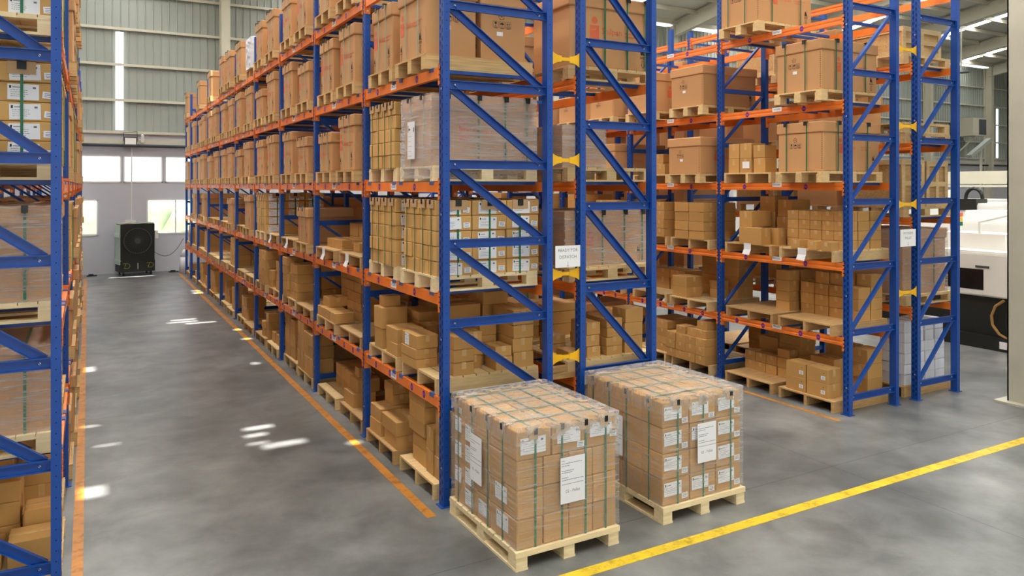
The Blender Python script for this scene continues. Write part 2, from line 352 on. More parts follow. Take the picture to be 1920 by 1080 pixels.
# outdoors beyond the windows
struct('yard', MB().box(-40, 40, 29.95, 75, -0.3, -0.1), ['yard'])
hd = MB()
for i in range(36):
    a = -24+i*1.3+R.uniform(-.4, .4); r = R.uniform(1.0, 1.8); zc = R.uniform(1.2, 2.3)
    hd.cyl((a, 56+R.uniform(0, 3), -0.1), (a, 57, zc*1.6), r*1.2, 9, 0, r*0.35)
tag(ob('hedge', hd.mesh('hedge', ['grass'], True)), 'pale green line of trees outside the back windows', 'trees', kind='stuff')

# ---------------------------------------------------------------- pallet racks
Y0 = 6.628; P = 2.32
LV = [0, 0.997, 1.975, 3.035, 4.116, 5.225]
LVD = [0, 1.28, 2.54, 3.60, 4.72, 5.80]
def post_mesh(h, side, slots=True):
    """post: .1 along the rack (y), .066 deep (x). side=-1: slotted face looks to -x"""
    def f():
        m = MB(); m.box(-.033, .033, -.05, .05, 0.006, h).box(-.06, .06, -.065, .065, 0, .008)
        xf = side*.0335
        if slots:
            z = 0.06
            while z < h-.05:
                for sy, dz in ((-.024, 0), (.022, .038)):
                    m.box(min(xf, xf-side*.0006), max(xf, xf+side*.0004), sy-.006, sy+.006, z+dz, z+dz+.044, 1)
                m.box(min(xf, xf+side*.0008), max(xf, xf+side*.0008)+1e-4, -.004, .004, z+.06, z+.068, 1)
                m.box(-.004, .004, -.0508, -.05, z+.03, z+.038, 1)
                z += .078
            for z in (.35, 1.55, 2.72, 3.9, 5.1): m.box(min(xf, xf+side*.004), max(xf, xf+side*.004), -.012, .004, z, z+.016, 2)
        return m.mesh('upright_post', ['blue', 'hole', 'bolt'])
    return cached(('post', h, side, slots), f)
def hbrace_mesh(L):
    def f():
        m = MB(); h = .042
        m.box(0, L, -.004, .004, -h, h).box(0, L, -.03, .004, h-.008, h).box(0, L, -.03, .004, -h, -h+.008)
        for x in (.07, L-.07): m.cyl((x, -.004, 0), (x, -.012, 0), .009, 8, 1)
        return m.mesh('horizontal_brace', ['blue', 'bolt'])
    return cached(('hb', round(L, 3)), f)
def dbrace_mesh(L, dz, flip, thin):
    def f():
        m = MB(); a, b = ((0, 0), (L, -dz)) if not flip else ((0, 0), (L, dz))
        a = Vector((.04, 0, a[1])); b = Vector((L-.04, 0, b[1])); wd = .032 if thin else .075
        n = (b-a).normalized(); s = Vector((-n.z, 0, n.x))*wd/2
        if thin: m.bar(a, b, .04, .045, (0, -1, 0))
        else:
            m.prism([a-s, b-s, b+s, a+s], (0, .008, 0)); q = s*.84
            m.prism([a-s, b-s, b-q, a-q], (0, -.026, 0)); m.prism([a+q, b+q, b+s, a+s], (0, -.026, 0))
        return m.mesh('diagonal_brace', ['blue'])
    return cached(('db', round(L, 3), round(dz, 3), flip, thin), f)
def beam_mesh(L, side, ridged):
    def f():
        m = MB(); a, b = 0, L
        if ridged:
            o = [(-.025, -.1), (.025, -.1), (.025, -.07), (.019, -.062), (.019, -.045), (.025, -.037), (.025, 0), (-.025, 0)]
            m.prism([(side*p, 0, q) for p, q in o], (0, L, 0))
        else: m.box(-.025, .025, 0, L, -.1, 0)
        return m.mesh('load_beam', ['orange'])
    return cached(('beam', round(L, 3), side, ridged), f)
def conn_mesh(side):
    def f():
        m = MB(); xo = side*.034
        m.box(-.036, .036, .0005, .007, -.175, .035)       # plate against the post's inner face
        for z in (-.165, -.115, -.065, -.015): m.box(min(xo-side*.006, xo+side*.003), max(xo-side*.006, xo+side*.003), -.02, .007, z, z+.032)   # hooks over the slots
        m.cyl((0, .007, -.14), (0, .014, -.14), .013, 10, 1)
        return m.mesh('beam_connector', ['orange', 'bolt'])
    return cached(('conn', side), f)
def sticker_mesh():
    def f():
        m = MB(); n = 20
        m.poly([(.033*math.cos(2*math.pi*i/n), .038*math.sin(2*math.pi*i/n), 0) for i in range(n)], 0)
        for i in range(1, n//2): pass
        m.box(-.021, .021, -.012, .012, .0002, .0006, 1)
        me = m.mesh('round_sticker', ['navy', 'mag'])
        c = text_mesh('LOAD', .018, 'navy', 'CENTER')
        return me
    return cached('stk', f)
def loc_label_mesh():
    def f():
        m = MB(); m.box(-.085, .085, -.03, .03, 0, .0008, 0)
        for y in (-.008, .006): 
            x = -.062
            while x < .058:
                wdt = .008+.006*R.random(); m.box(x, x+wdt, y, y+.008, .0008, .0012, 1); x += wdt+.004
        return m.mesh('location_label', ['paper', 'ink'])
    return cached('loc', f)
def rack(name, label, xl, xr, bays, lo_side, lv, hz, flip, thin, H=5.95, ridged=False, tabs=True, detail=99):
    """xl/xr: post centre lines; lo_side: True if the loading aisle is on the -x side"""
    root = thing(name, label, 'pallet rack', (xl, Y0, 0))
    ys = [0.0]
    for b in bays: ys.append(ys[-1]+b)
    D = xr-xl
    for i, y in enumerate(ys):
        hh = H
        for s, x in ((-1, 0), (1, D)): ob('upright_post', post_mesh(hh, s, i < detail), root, (x, y, 0))
        if i == 0:
            for z in hz: ob('horizontal_brace', hbrace_mesh(D-.066), root, (.033, y, z))
            for z0, z1 in zip(hz[:-1], hz[1:]):
                if not flip: ob('diagonal_brace', dbrace_mesh(D-.066, z1-z0-.05, False, thin), root, (.033, y+.012, z1-.03))
                else: ob('diagonal_brace', dbrace_mesh(D-.066, z1-z0-.06, True, thin), root, (.033, y+.012, z0+.03))
        else:
            def fb():
                m = MB()
                for z in hz: m.box(.033, D-.033, -.02, .02, z-.035, z+.035)
                for z0, z1 in zip(hz[:-1], hz[1:]):
                    if not flip: m.bar((.05, 0, z1), (D-.05, 0, z0+.04), .03, .06, (0, -1, 0))
                    else: m.bar((.05, 0, z0+.04), (D-.05, 0, z1-.04), .03, .05, (0, -1, 0))
                return m.mesh('frame_bracing', ['blue'])
            ob('frame_bracing', cached(('fb', round(D, 3), flip), fb), root, (0, y, 0))
    for i, bw in enumerate(bays):
        for li, z in enumerate(lv[1:], 1):
            for s, x in ((-1, -.006), (1, D+.006)):
                bm_ = ob('load_beam', beam_mesh(bw-.1, s, ridged), root, (x, ys[i]+.05, z))
                ob('beam_connector', conn_mesh(s), bm_, (0, 0, 0))
                c = ob('beam_connector', conn_mesh(s), bm_, (0, bw-.1, 0)); c.scale = (1, -1, 1)
                aisle = (s == -1) == lo_side
                if aisle and i < detail:
                    fc = '-x' if s == -1 else '+x'
                    on_face('location_label', loc_label_mesh(), bm_, fc, (s*.0262, (bw-.1)*.5 if ridged else (bw-.1)*.56, -.05 if not ridged else -.025))
                    st = [.27, .78] if li in (2, 3, 4) else ([.16, .33, .62, .84] if li == 1 else [.3, .75])
                    for q in st:
                        k = on_face('round_sticker', sticker_mesh(), bm_, fc, (s*.0262, (bw-.1)*q+R.uniform(-.06, .06), -.05 if not ridged else -.052))
            # support bars across the bay
            def fs():
                m = MB(); m.box(-.01, D+.01, -.022, .022, -.028, .006)
                return m.mesh('support_bar', ['blue'])
            def fs2():
                m = MB()
                for q in (.1, .46, .55, .91): m.box(-.02, D+.02, bw*q-.022, bw*q+.022, -.028, .006)
                return m.mesh('support_bars', ['blue'])
            if i < 3:
                for q in (.1, .46, .55, .91):
                    sb = ob('support_bar', cached(('sb', round(D, 3)), fs), root, (0, ys[i]+bw*q, z))
                    if tabs:
                        sx = -1 if lo_side else 1; xx = (-.0335 if lo_side else D+.0335)
                        ob('bar_hook', cached(('hook', sx), lambda: MB().box(min(0, sx*-.09), max(0, sx*-.09), -.05, .05, -.0, .008).box(-.0012, .0012, -.05, .05, -.03, .008).mesh('bar_hook', ['tab'])), sb, (xx, 0, 0.001))
            else:
                BARS.append((root, D, ys[i], bw, z, lo_side, tabs))
    return root
BARS = []
def flush_bars():
    by = {}
    for b in BARS: by.setdefault(b[0].name, []).append(b)
    for nm, lst in by.items():
        m = MB(); t = MB(); root = lst[0][0]
        for (_, D, y, bw, z, lo, tb) in lst:
            for q in (.1, .46, .55, .91):
                m.box(-.02, D+.02, y+bw*q-.022, y+bw*q+.022, z-.028, z+.006)
                xx = -.0345 if lo else D+.0345
                if tb: t.box(xx-.001, xx+.001, y+bw*q-.05, y+bw*q+.05, z-.028, z+.009)
        tag(ob('support_bar', m.mesh('support_bars', ['blue']), root), kind='stuff')
        if t.v: tag(ob('bar_hook', t.mesh('bar_hooks', ['tab']), root), kind='stuff')
HZ_A = [.2, .95, 1.70, 2.45, 3.20, 3.95, 4.70, 5.45]
HZ_B = [.22, 1.07, 1.935, 2.785, 3.635, 4.49, 5.36]
BA = [P]*8+[1.79, 1.40]
XA0, XA1 = 2.90, 4.03; XB0, XB1 = 4.43, 5.36; XC0, XC1 = 8.625, 9.588; XD0, XD1 = 10.07, 11.0; XE0, XE1 = -1.30, -.205
rack('pallet_rack', 'long blue and orange pallet rack lining the right side of the left aisle', XA0, XA1, BA, True, LV, HZ_A, False, False, detail=7)
rack('pallet_rack', 'narrower blue and orange rack directly behind the central one, joined by yellow spacers', XB0, XB1, BA[:5], False, LV, HZ_B, False, False, ridged=True, detail=1)
rack('pallet_rack', 'blue and orange pallet rack on the right, facing the middle aisle', XC0, XC1, BA[:7], True, LV, HZ_B, True, True, ridged=True, tabs=False, detail=4)
rack('pallet_rack', 'rearmost blue and orange rack at right, beside the white machines', XD0, XD1, BA[:5], False, LVD, HZ_B, True, True, ridged=True, detail=1)
rack('pallet_rack', 'blue and orange pallet rack cut by the left edge of the picture', XE0, XE1, BA, False, LV, HZ_A, False, False, detail=2)
flush_bars()
# yellow row spacers tying back-to-back racks (things of their own, bolted between two racks)
def spacer_mesh(L):
    def f():
        m = MB(); a = .075; b = .03
        for sx in (0, 1):
            x = lambda t: t if sx == 0 else L-t
            pts = [(x(0), 0, a), (x(.03), 0, a*.72), (x(.07), 0, b*1.2), (x(.12), 0, b), (x(.12), 0, -b), (x(.07), 0, -b*1.2), (x(.03), 0, -a*.72), (x(0), 0, -a)]
            m.prism(pts, (0, .004, 0))
        m.box(.1, L-.1, .004, .03, -.018, .018)
        return m.mesh('row_spacer', ['yellow'])
    return cached(('sp', round(L, 3)), f)
wl = ['lowest', 'second lowest', 'second highest', 'highest']
for j, z in enumerate((1.25, 2.1, 3.26, 4.29)):
    tag(ob('row_spacer', spacer_mesh(XB0-XA1-.066), None, (XA1+.033, Y0-.03, z)), 'yellow flared spacer between the two central racks, %s of four' % wl[j], 'spacer', 'yellow spacers between the central racks')
for j, z in enumerate((1.52, 2.74, 3.82, 4.88)):
    tag(ob('row_spacer', spacer_mesh(XD0-XC1-.066), None, (XC1+.033, Y0-.03, z)), 'yellow flared spacer between the two right-hand racks, %s of four' % wl[j], 'spacer', 'yellow spacers between the right racks')

# ---------------------------------------------------------------- pallets
def floor_pallet(x, y, lx, ly, desc):
    """pine block pallet whose bottom boards run along y, away from the camera"""
    t = thing('wooden_pallet', desc, 'pallet', (x, y, 0)); h = .15; rr = random.Random(x)
    def deck():
        m = MB(); n = 10
        for i in range(n): m.box(0, lx, ly*i/n+.006, ly*(i+1)/n-.006, h-.02, h)
        for q in (0, .5, 1): m.box(0+q*(lx-.1), q*(lx-.1)+.1, 0, ly, h-.04, h-.0205)
        return m.mesh('deck', ['woodn'])
    ob('deck', cached(('fd', lx, ly), deck), t)
    for q in (0, .5, 1):
        xx = q*(lx-.11)
        ob('bottom_board', cached(('fb', ly), lambda: MB().box(0, .11, 0, ly, 0, .02).mesh('bottom_board', ['woodn'])), t, (xx, 0, 0))
        for qq in (0, .5, 1): ob('block', bevbox('block', .105, .13, h-.061, ['woodn'], .004), t, (xx+.055, .068+qq*(ly-.136), .0205))
    ob('end_board', MB().box(-.003, lx+.003, -.004, .018, h-.045, h+.001).mesh('end_board', ['woodn']), t)
    return t
def pal_parts(kind, lx, ly):
    """lx across the rack (x), ly along the aisle (y); origin at corner"""
    def f():
        h = .15; r = []; wd = {'stringer': 'wood', 'flat': 'woodo', 'skid': 'ply', 'block': 'wood', 'new': 'woodn'}[kind]
        top = MB()
        if kind in ('skid', 'flat'): top.box(0, lx, 0, ly, h-.018, h)
        elif kind == 'new' or kind == 'block':
            n = 9; 
            for i in range(n): top.box(0, lx, ly*i/n+.004, ly*(i+1)/n-.004, h-.018, h) if kind == 'x' else top.box(lx*i/n+.004, lx*(i+1)/n-.004, 0, ly, h-.018, h)
            for q in (0, .5, 1): 
                y = q*(ly-.09); top.box(0, lx, y, y+.09, h-.036, h-.018)
        else:
            n = 8
            for i in range(n): top.box(lx*i/n+.006, lx*(i+1)/n-.006, 0, ly, h-.02, h)
        r.append(('deck', top.mesh('deck', [wd if kind != 'skid' else 'woodo']), (0, 0, 0)))
        bw = {'stringer': .045, 'flat': .045, 'skid': .1, 'block': .11, 'new': .11}[kind]
        for q in (0, .5, 1):
            y = q*(ly-bw); m = MB()
            if kind in ('stringer', 'flat'): m.box(0.003, lx-.003, 0, bw, 0, h-.02)
            elif kind == 'skid': m.box(0.003, lx-.003, 0, bw, 0, h-.018)
            else:
                for qq in (0, .5, 1):
                    x = qq*(lx-.13); m.box(x+.002, x+.128, 0.002, bw-.002, .02, h-.036)
                m.box(0, lx, 0, bw, 0, .02)
            r.append(('stringer' if kind in ('stringer', 'flat') else 'skid', m.mesh('stringer', [wd]), (0, y, 0)))
        return r
    return cached(('pal', kind, round(lx, 2), round(ly, 2)), f)
RW = {'A': 'central rack', 'B': 'rear central rack', 'C': 'right rack', 'D': 'rearmost rack', 'E': 'left-edge rack'}
BW = ['nearest bay', 'second bay', 'third bay', 'fourth bay', 'fifth bay', 'sixth bay', 'seventh bay', 'eighth bay', 'ninth bay', 'farthest bay']
LW = ['floor level', 'first shelf', 'second shelf', 'third shelf', 'fourth shelf', 'top shelf']
SW = {'n': 'near pallet', 'f': 'far pallet', 'm': 'single pallet'}
def where(rk, lv, bay, s=None): return '%s, %s, %s%s' % (RW[rk], LW[lv], BW[bay], (', '+SW[s]) if s else '')
PSEEN = {}
def pallet(kind, x, y, z, lx, ly, desc, rot=0, group=None, swap=False):
    t = thing('wooden_pallet', desc, 'pallet', (x, y, z), rot, group)
    for nm, me, loc in pal_parts(kind, lx, ly): ob(nm, me, t, loc)
    return t

# ---------------------------------------------------------------- big lidded cartons
def logo_mesh():
    def f():
        m = MB(); n = 18; m.poly([(.0+.035*math.cos(2*math.pi*i/n), .115+.035*math.sin(2*math.pi*i/n), 0) for i in range(n)])
        m.poly([(-.055, .065, 0), (-.055, -.075, 0), (-.02, -.075, 0), (-.02, .02, 0), (-.012, .065, 0)][::-1])
        m.poly([(.055, .065, 0), (.055, -.075, 0), (.02, -.075, 0), (.02, .02, 0), (.012, .065, 0)])
        m.poly([(-.02, .02, 0), (-.02, -.075, 0), (.02, -.075, 0), (.02, .02, 0)])
        m.poly([(-.012, .065, 0), (-.012, .03, 0), (.012, .03, 0), (.012, .065, 0)])
        return m.mesh('printed_logo', ['red'])
    return cached('logo', f)
def smallprint_mesh(mat='red', L=.2):
    def f():
        m = MB()
        for y, l in ((.0, L), (-.035, L*.7)):
            x = 0
            while x < l:
                wd = R.uniform(.008, .02); m.quad((x, y, 0), (x+wd, y, 0), (x+wd, y+.014, 0), (x, y+.014, 0)); x += wd+.006
        return m.mesh('small_print', [mat])
    return cached(('sp', mat, L), f)
def forklift_mesh():
    def f():
        m = MB()
        m.box(-.03, .01, .02, .05, 0, .0004).box(-.025, -.005, .05, .075, 0, .0004).box(.014, .02, 0.0, .1, 0, .0004).box(.02, .045, .0, .006, 0, .0004)
        for x in (-.02, .004): m.cyl((x, .014, 0), (x, .014, .0004), .012, 10)
        for y in (-.02, -.035): m.box(-.04, .04, y, y+.006, 0, .0004)
        # outlined down arrow
        for a, b in (((-.014, -.055), (.014, -.055)), ((-.014, -.055), (-.014, -.1)), ((.014, -.055), (.014, -.1)), ((-.014, -.1), (-.027, -.1)), ((.014, -.1), (.027, -.1)), ((-.027, -.1), (0, -.135)), ((.027, -.1), (0, -.135))):
            m.bar((a[0], a[1], 0), (b[0], b[1], 0), .0045, .0006)
        return m.mesh('forklift_mark', ['dark'])
    return cached('fork', f)
def icons_mesh():
    def f():
        m = MB(); t = .0005
        def frame(x, s=.07):
            for a, b in (((x, 0), (x+s, 0)), ((x+s, 0), (x+s, s)), ((x+s, s), (x, s)), ((x, s), (x, 0))): m.bar((a[0], a[1], 0), (b[0], b[1], 0), .003, t)
            m.box(x+.012, x+.058, -.012, -.007, 0, t)
        frame(0); frame(.085); frame(.17)
        # glass
        m.prism([(.02, .062, 0), (.05, .062, 0), (.046, .038, 0), (.024, .038, 0)][::-1], (0, 0, t)); m.box(.033, .037, .014, .04, 0, t); m.box(.022, .048, .009, .014, 0, t)
        # umbrella
        pts = [(.12+.028*math.cos(a), .036+.022*math.sin(a), 0) for a in [math.pi*i/10 for i in range(11)]]; m.prism(pts, (0, 0, t)); m.box(.1185, .1215, .012, .04, 0, t); m.box(.112, .1215, .010, .013, 0, t)
        # two arrows
        for x in (.190, .215):
            m.box(x-.003, x+.003, .012, .045, 0, t); m.prism([(x-.009, .043, 0), (x+.009, .043, 0), (x, .06, 0)], (0, 0, t))
        m.box(.178, .232, .008, .011, 0, t)
        # round mark
        n = 20; c = (.115, .13)
        for i in range(0, n):
            if i % 4 == 3: continue
            a, b = 2*math.pi*i/n, 2*math.pi*(i+1)/n
            m.bar((c[0]+.036*math.cos(a), c[1]+.036*math.sin(a), 0), (c[0]+.036*math.cos(b), c[1]+.036*math.sin(b), 0), .008, t)
        m.box(c[0]-.018, c[0]+.018, c[1]-.004, c[1]+.004, 0, t)
        return m.mesh('handling_symbols', ['dark'])
    return cached('icons', f)
def strap_loop(L, W_, H, wd, mat, axis):
    """thin band round a load: over the top and down both sides. axis 'y': band lies in the yz plane (runs over the top along y)"""
    def f():
        m = MB(); t = .002; h = wd/2
        if axis == 'y':
            m.box(-h, h, -W_/2-t, -W_/2+.0002, .0, H).box(-h, h, W_/2-.0002, W_/2+t, .0, H).box(-h, h, -W_/2-t, W_/2+t, H, H+t)
        else:
            m.box(-L/2-t, -L/2+.0002, -h, h, .0, H).box(L/2-.0002, L/2+t, -h, h, .0, H).box(-L/2-t, L/2+t, -h, h, H, H+t)
        return m.mesh('strap', [mat])
    return cached(('strap', round(L, 3), round(W_, 3), round(H, 3), wd, mat, axis), f)
def seal_mesh():
    return cached('seal', lambda: MB().box(-.022, .022, -.03, .012, 0, .006).box(-.022, .022, -.036, -.03, -.05, .006).mesh('strap_buckle', ['black']))
def lidded(label, x, y, z, lx, ly, h, sx=(), sy=(), aisle='-x', logo='side', icons='end', grp_='tall lidded cartons on the shelves', prints=True, strapmat='strapl', flutes=False, whitelab=0, rot=0, wrapped=False, cat='carton'):
    """x,y = centre; sx: straps crossing the aisle faces at these y offsets; sy: straps down the end faces at these x offsets"""
    t = thing('lidded_carton', label, cat, (x, y, z), rot, grp_)
    lid = .145
    ob('body', bevbox('body', lx-.036, ly-.036, h-.02, ['cardb'], .012), t, (0, 0, 0))
    ob('lid', bevbox('lid', lx, ly, lid, ['cardb'], .014), t, (0, 0, h-lid))
    for s in sx:
        st = ob('strap', strap_loop(lx+.002, ly, h+.001, .016, strapmat, 'x'), t, (0, s, 0))
        b = ob('buckle', seal_mesh(), st, (-lx/2+.0, 0, h+.0)); b.rotation_euler = (0, 0, -math.pi/2)
    for s in sy:
        st = ob('strap', strap_loop(lx, ly+.002, h+.001, .02, 'strap', 'y'), t, (s, 0, 0))
        ob('buckle', seal_mesh(), st, (0, -ly/2, h+.0))
    if prints:
        hb = h-lid; ax = -1 if aisle == '-x' else 1
        e = .0018
        def put(face, me, nm, u, v, s=1):
            # u: fraction across the face seen from outside, left to right
            if face == 'end': on_face(nm, me, t, '-y', (-lx/2+u*lx, -ly/2+.018-e, v*hb), s)
            elif ax < 0: on_face(nm, me, t, '-x', (-lx/2+.018-e, ly/2-u*ly, v*hb), s)
            else: on_face(nm, me, t, '+x', (lx/2-.018+e, -ly/2+u*ly, v*hb), s)
        k = min(1.2, hb/.55)
        lf = 'aisle' if logo == 'side' else 'end'; fi = 'end' if icons == 'end' else 'aisle'
        lu = .14 if lf == 'aisle' else .3
        put(lf, logo_mesh(), 'printed_logo', lu, .60, k*.95)
        put(lf, text_mesh('Shilpan', .1, 'red'), 'printed_name', lu+.13 if lf == 'aisle' else lu+.08, .58, k*.85)
        put(lf, smallprint_mesh(), 'small_print', .56 if lf == 'aisle' else .66, .62, k)
        put(lf, forklift_mesh(), 'forklift_mark', .80 if lf == 'aisle' else .88, .28, k*.9)
        if lf == 'aisle': put(lf, forklift_mesh(), 'forklift_mark', .1, .2, k*.7)
        put(fi, icons_mesh(), 'handling_symbols', .28, .62, k*.85)
        if whitelab: put(fi, cached('wl', lambda: MB().box(-.035, .035, -.02, .02, 0, .001).mesh('white_label', ['paper'])), 'white_label', .42, .5)
        if fi == 'aisle':
            # corrugated joint line near the corner
            def fj():
                m = MB(); zz = .02
                while zz < 1: m.box(-.006, .006, zz, zz+.016, 0, .001); zz += .03
                return m.mesh('joint', ['flute'])
            jm = cached(('fj', round(hb, 2)), lambda: (lambda m: m.mesh('corner_joint', ['flute']))(stitch(hb)))
            put('aisle', jm, 'corner_joint', .95, 0.0)
    return t
def stitch(hb):
    m = MB(); zz = .03
    while zz < hb-.03: m.box(-.006, .006, zz, zz+.014, 0, .001); zz += .028
    return m

# ---------------------------------------------------------------- address labels
def addr_mesh(w_=.2, h_=.11, rows=4):
    def f():
        m = MB(); m.box(-w_/2, w_/2, -h_/2, h_/2, 0, .001, 0)
        m.box(-w_*.44, -w_*.38, h_*.22, h_*.40, .001, .0014, 2); m.box(w_*.3, w_*.4, h_*.22, h_*.34, .001, .0014, 1)
        for i in range(rows):
            y = h_*.1-i*h_*.13; x = -w_*.4
            while x < w_*R.uniform(-.05, .3): 
                d = R.uniform(.006, .016); m.box(x, x+d, y, y+.003, .001, .0013, 1); x += d+.004
        m.box(-w_*.34, -w_*.1, h_*.27, h_*.32, .001, .0013, 1)
        return m.mesh('address_label', ['paper', 'ink', 'dark'])
    return cached(('ad', w_, h_, rows), f)
def small_label_mesh():
    def f():
        m = MB(); m.box(-.035, .035, -.025, .025, 0, .001, 0)
        for y in (-.014, -.002, .01): m.box(-.022, .022, y, y+.004, .001, .0013, 1)
        return m.mesh('small_label', ['paper', 'ink'])
    return cached('sml', f)

# ---------------------------------------------------------------- strapped stacks of small cartons
def strapped_stack(label, x0, y0, z, lx, ly, h, nx=3, ny=4, nz=5, labels=True, group='strapped stacks of labelled cartons', aisle='-x', mat='cardc', endlab=True):
    t = thing('strapped_carton_stack', label, 'carton stack', (x0+lx/2, y0+ly/2, z), 0, group)
    bx, by, bz = lx/nx, ly/ny, h/nz
    for k in range(nz):
        for i in range(nx):
            for j in range(ny):
                if not (k == nz-1 or j == 0 or i == (0 if aisle == '-x' else nx-1)): continue
                dx, dy = R.uniform(-.007, .007), R.uniform(-.008, .008)
                c = ob('carton', bevbox('carton', bx-.006, by-.006, bz-.003, [mat], .007), t, (-lx/2+bx*(i+.5)+dx, -ly/2+by*(j+.5)+dy, k*bz), R.uniform(-.028, .028))
                if j == 0 and labels:
                    a = on_face('address_label', addr_mesh(round(bx*.52, 3), round(min(bz*.8, .13), 3)), c, '-y', (-bx*.06, -by/2-.0005, bz*.48)); a.rotation_euler.rotate_axis('Z', R.uniform(-.05, .05))
                    if endlab: a = on_face('small_label', small_label_mesh(), c, '-y', (bx*.35, -by/2-.0005, bz*.36)); a.rotation_euler.rotate_axis('Z', R.uniform(-.12, .12))
    for q in ([.2, .5, .8] if nx == 3 else [.14, .38, .62, .86]):
        s = ob('strap', strap_loop(lx, ly+.012, h+.002, .019, 'strap', 'y'), t, (-lx/2+lx*q, 0, -.01))
        for sy in (-1, 1):
            p = ob('corner_pad', cached('pad', lambda: MB().box(-.09, .09, -.008, .10, .003, .008).box(-.09, .09, -.012, -.006, -.085, .008).box(-.03, .03, -.02, -.012, -.05, .012, 1).box(-.03, .03, -.02, .03, .008, .014, 1).mesh('corner_pad', ['pad', 'black'])), s, (0, sy*(ly/2+.004), h+.004))
            if sy > 0: p.rotation_euler = (0, 0, math.pi)
    for j in range(ny):
        s = ob('strap', strap_loop(lx+.012, ly, h+.005, .013, 'strap', 'x'), t, (0, -ly/2+ly*(j+.5)/ny, -.01))
        for sx in (-1, 1):
            p = ob('corner_pad', cached('pad2', lambda: MB().box(-.008, .10, -.07, .07, .006, .011).box(-.012, -.006, -.07, .07, -.07, .011).box(-.018, -.012, -.016, .016, -.03, .012, 1).mesh('corner_pad', ['pad', 'black'])), s, (sx*(lx/2+.004), 0, h+.004))
            if sx > 0: p.rotation_euler = (0, 0, math.pi)
    return t

# ---------------------------------------------------------------- stretch wrap film around a box-shaped load
def wrap_shell(name, parent, lx, ly, h, mat='wrap', top='wrapt', seed=1, amp=.006, z0=-.02, hood=0.0, n=26):
    rr = random.Random(seed); g = .007
    from mathutils import noise as NZ
    v = []; f = []; mi = []
    def grid(fn, na, nb, m):
        b0 = len(v)
        for i in range(na+1):
            for j in range(nb+1): v.append(fn(i/na, j/nb))
        for i in range(na):
            for j in range(nb):
                a = b0+i*(nb+1)+j; f.append((a, a+nb+1, a+nb+2, a+1)); mi.append(1 if (m == 0 and hood and j >= nb*(1-hood)) else m)
    X, Y = lx/2+g, ly/2+g; H = h+g
    def dsp(p, nrm, edge):
        q = Vector(p); k = NZ.noise(Vector((q.x*3, q.y*3, q.z*9))+Vector((seed, 0, 0)))+.6*NZ.noise(Vector((q.x*9, q.y*9, q.z*22)))
        return tuple(q+Vector(nrm)*(k*amp*edge))
    def ed(a): return min(1, a*12, (1-a)*12)
    grid(lambda a, b: dsp((-X+2*X*a, -Y, z0+(H-z0)*b), (0, -1, 0), ed(a)*ed(b)), n, n, 0)
    grid(lambda a, b: dsp((X-2*X*a, Y, z0+(H-z0)*b), (0, 1, 0), ed(a)*ed(b)), n, n, 0)
    grid(lambda a, b: dsp((-X, Y-2*Y*a, z0+(H-z0)*b), (-1, 0, 0), ed(a)*ed(b)), n, n, 0)
    grid(lambda a, b: dsp((X, -Y+2*Y*a, z0+(H-z0)*b), (1, 0, 0), ed(a)*ed(b)), n, n, 0)
    grid(lambda a, b: dsp((-X+2*X*a, -Y+2*Y*b, H), (0, 0, 1), ed(a)*ed(b)*1.3), n, n, 1)
    me = bpy.data.meshes.new(name); me.from_pydata(v, [], f); me.materials.append(M[mat]); me.materials.append(M[top])
    me.polygons.foreach_set('material_index', mi); me.polygons.foreach_set('use_smooth', [True]*len(me.polygons)); me.update()
    return ob(name, me, parent)

# ---------------------------------------------------------------- loose cartons
ORD = ['first', 'second', 'third', 'fourth', 'fifth', 'sixth', 'seventh', 'eighth', 'ninth', 'tenth', 'eleventh', 'twelfth', 'thirteenth', 'fourteenth', 'fifteenth', 'sixteenth']
def tape_mesh(lx, ly, lz):
    def f():
        e = .0012; m = MB(); h = .024
        if lx >= ly:
            m.box(-lx/2-e, lx/2+e, -h, h, lz-.001, lz+e).box(-lx/2-e, -lx/2+.001, -h, h, lz*.55, lz+e).box(lx/2-.001, lx/2+e, -h, h, lz*.55, lz+e)
        else:
            m.box(-h, h, -ly/2-e, ly/2+e, lz-.001, lz+e).box(-h, h, -ly/2-e, -ly/2+.001, lz*.5, lz+e).box(-h, h, ly/2-.001, ly/2+e, lz*.5, lz+e)
        return m.mesh('packing_tape', ['tape'])
    return cached(('tape', round(lx, 2), round(ly, 2), round(lz, 2)), f)
def carton(label, x0, x1, y0, y1, z, h, rot=0, group=None, tape=True, mat='card', name='carton'):
    lx, ly = round(x1-x0, 2), round(y1-y0, 2); h = round(h, 3)
    o = ob(name, bevbox('carton', lx-.006, ly-.006, h-.002, [mat], .006), None, ((x0+x1)/2, (y0+y1)/2, z), rot)
    tag(o, label, 'box', group)
    if tape: ob('packing_tape', tape_mesh(lx-.006, ly-.006, h-.002), o)
    return o
def adj(lx, ly, h):
    if h > 0.9*max(lx, ly): return 'tall brown'
    if h < .42*min(lx, ly): return 'flat brown'
    v = lx*ly*h
    return 'small brown' if v < .012 else ('large brown' if v > .035 else 'brown')
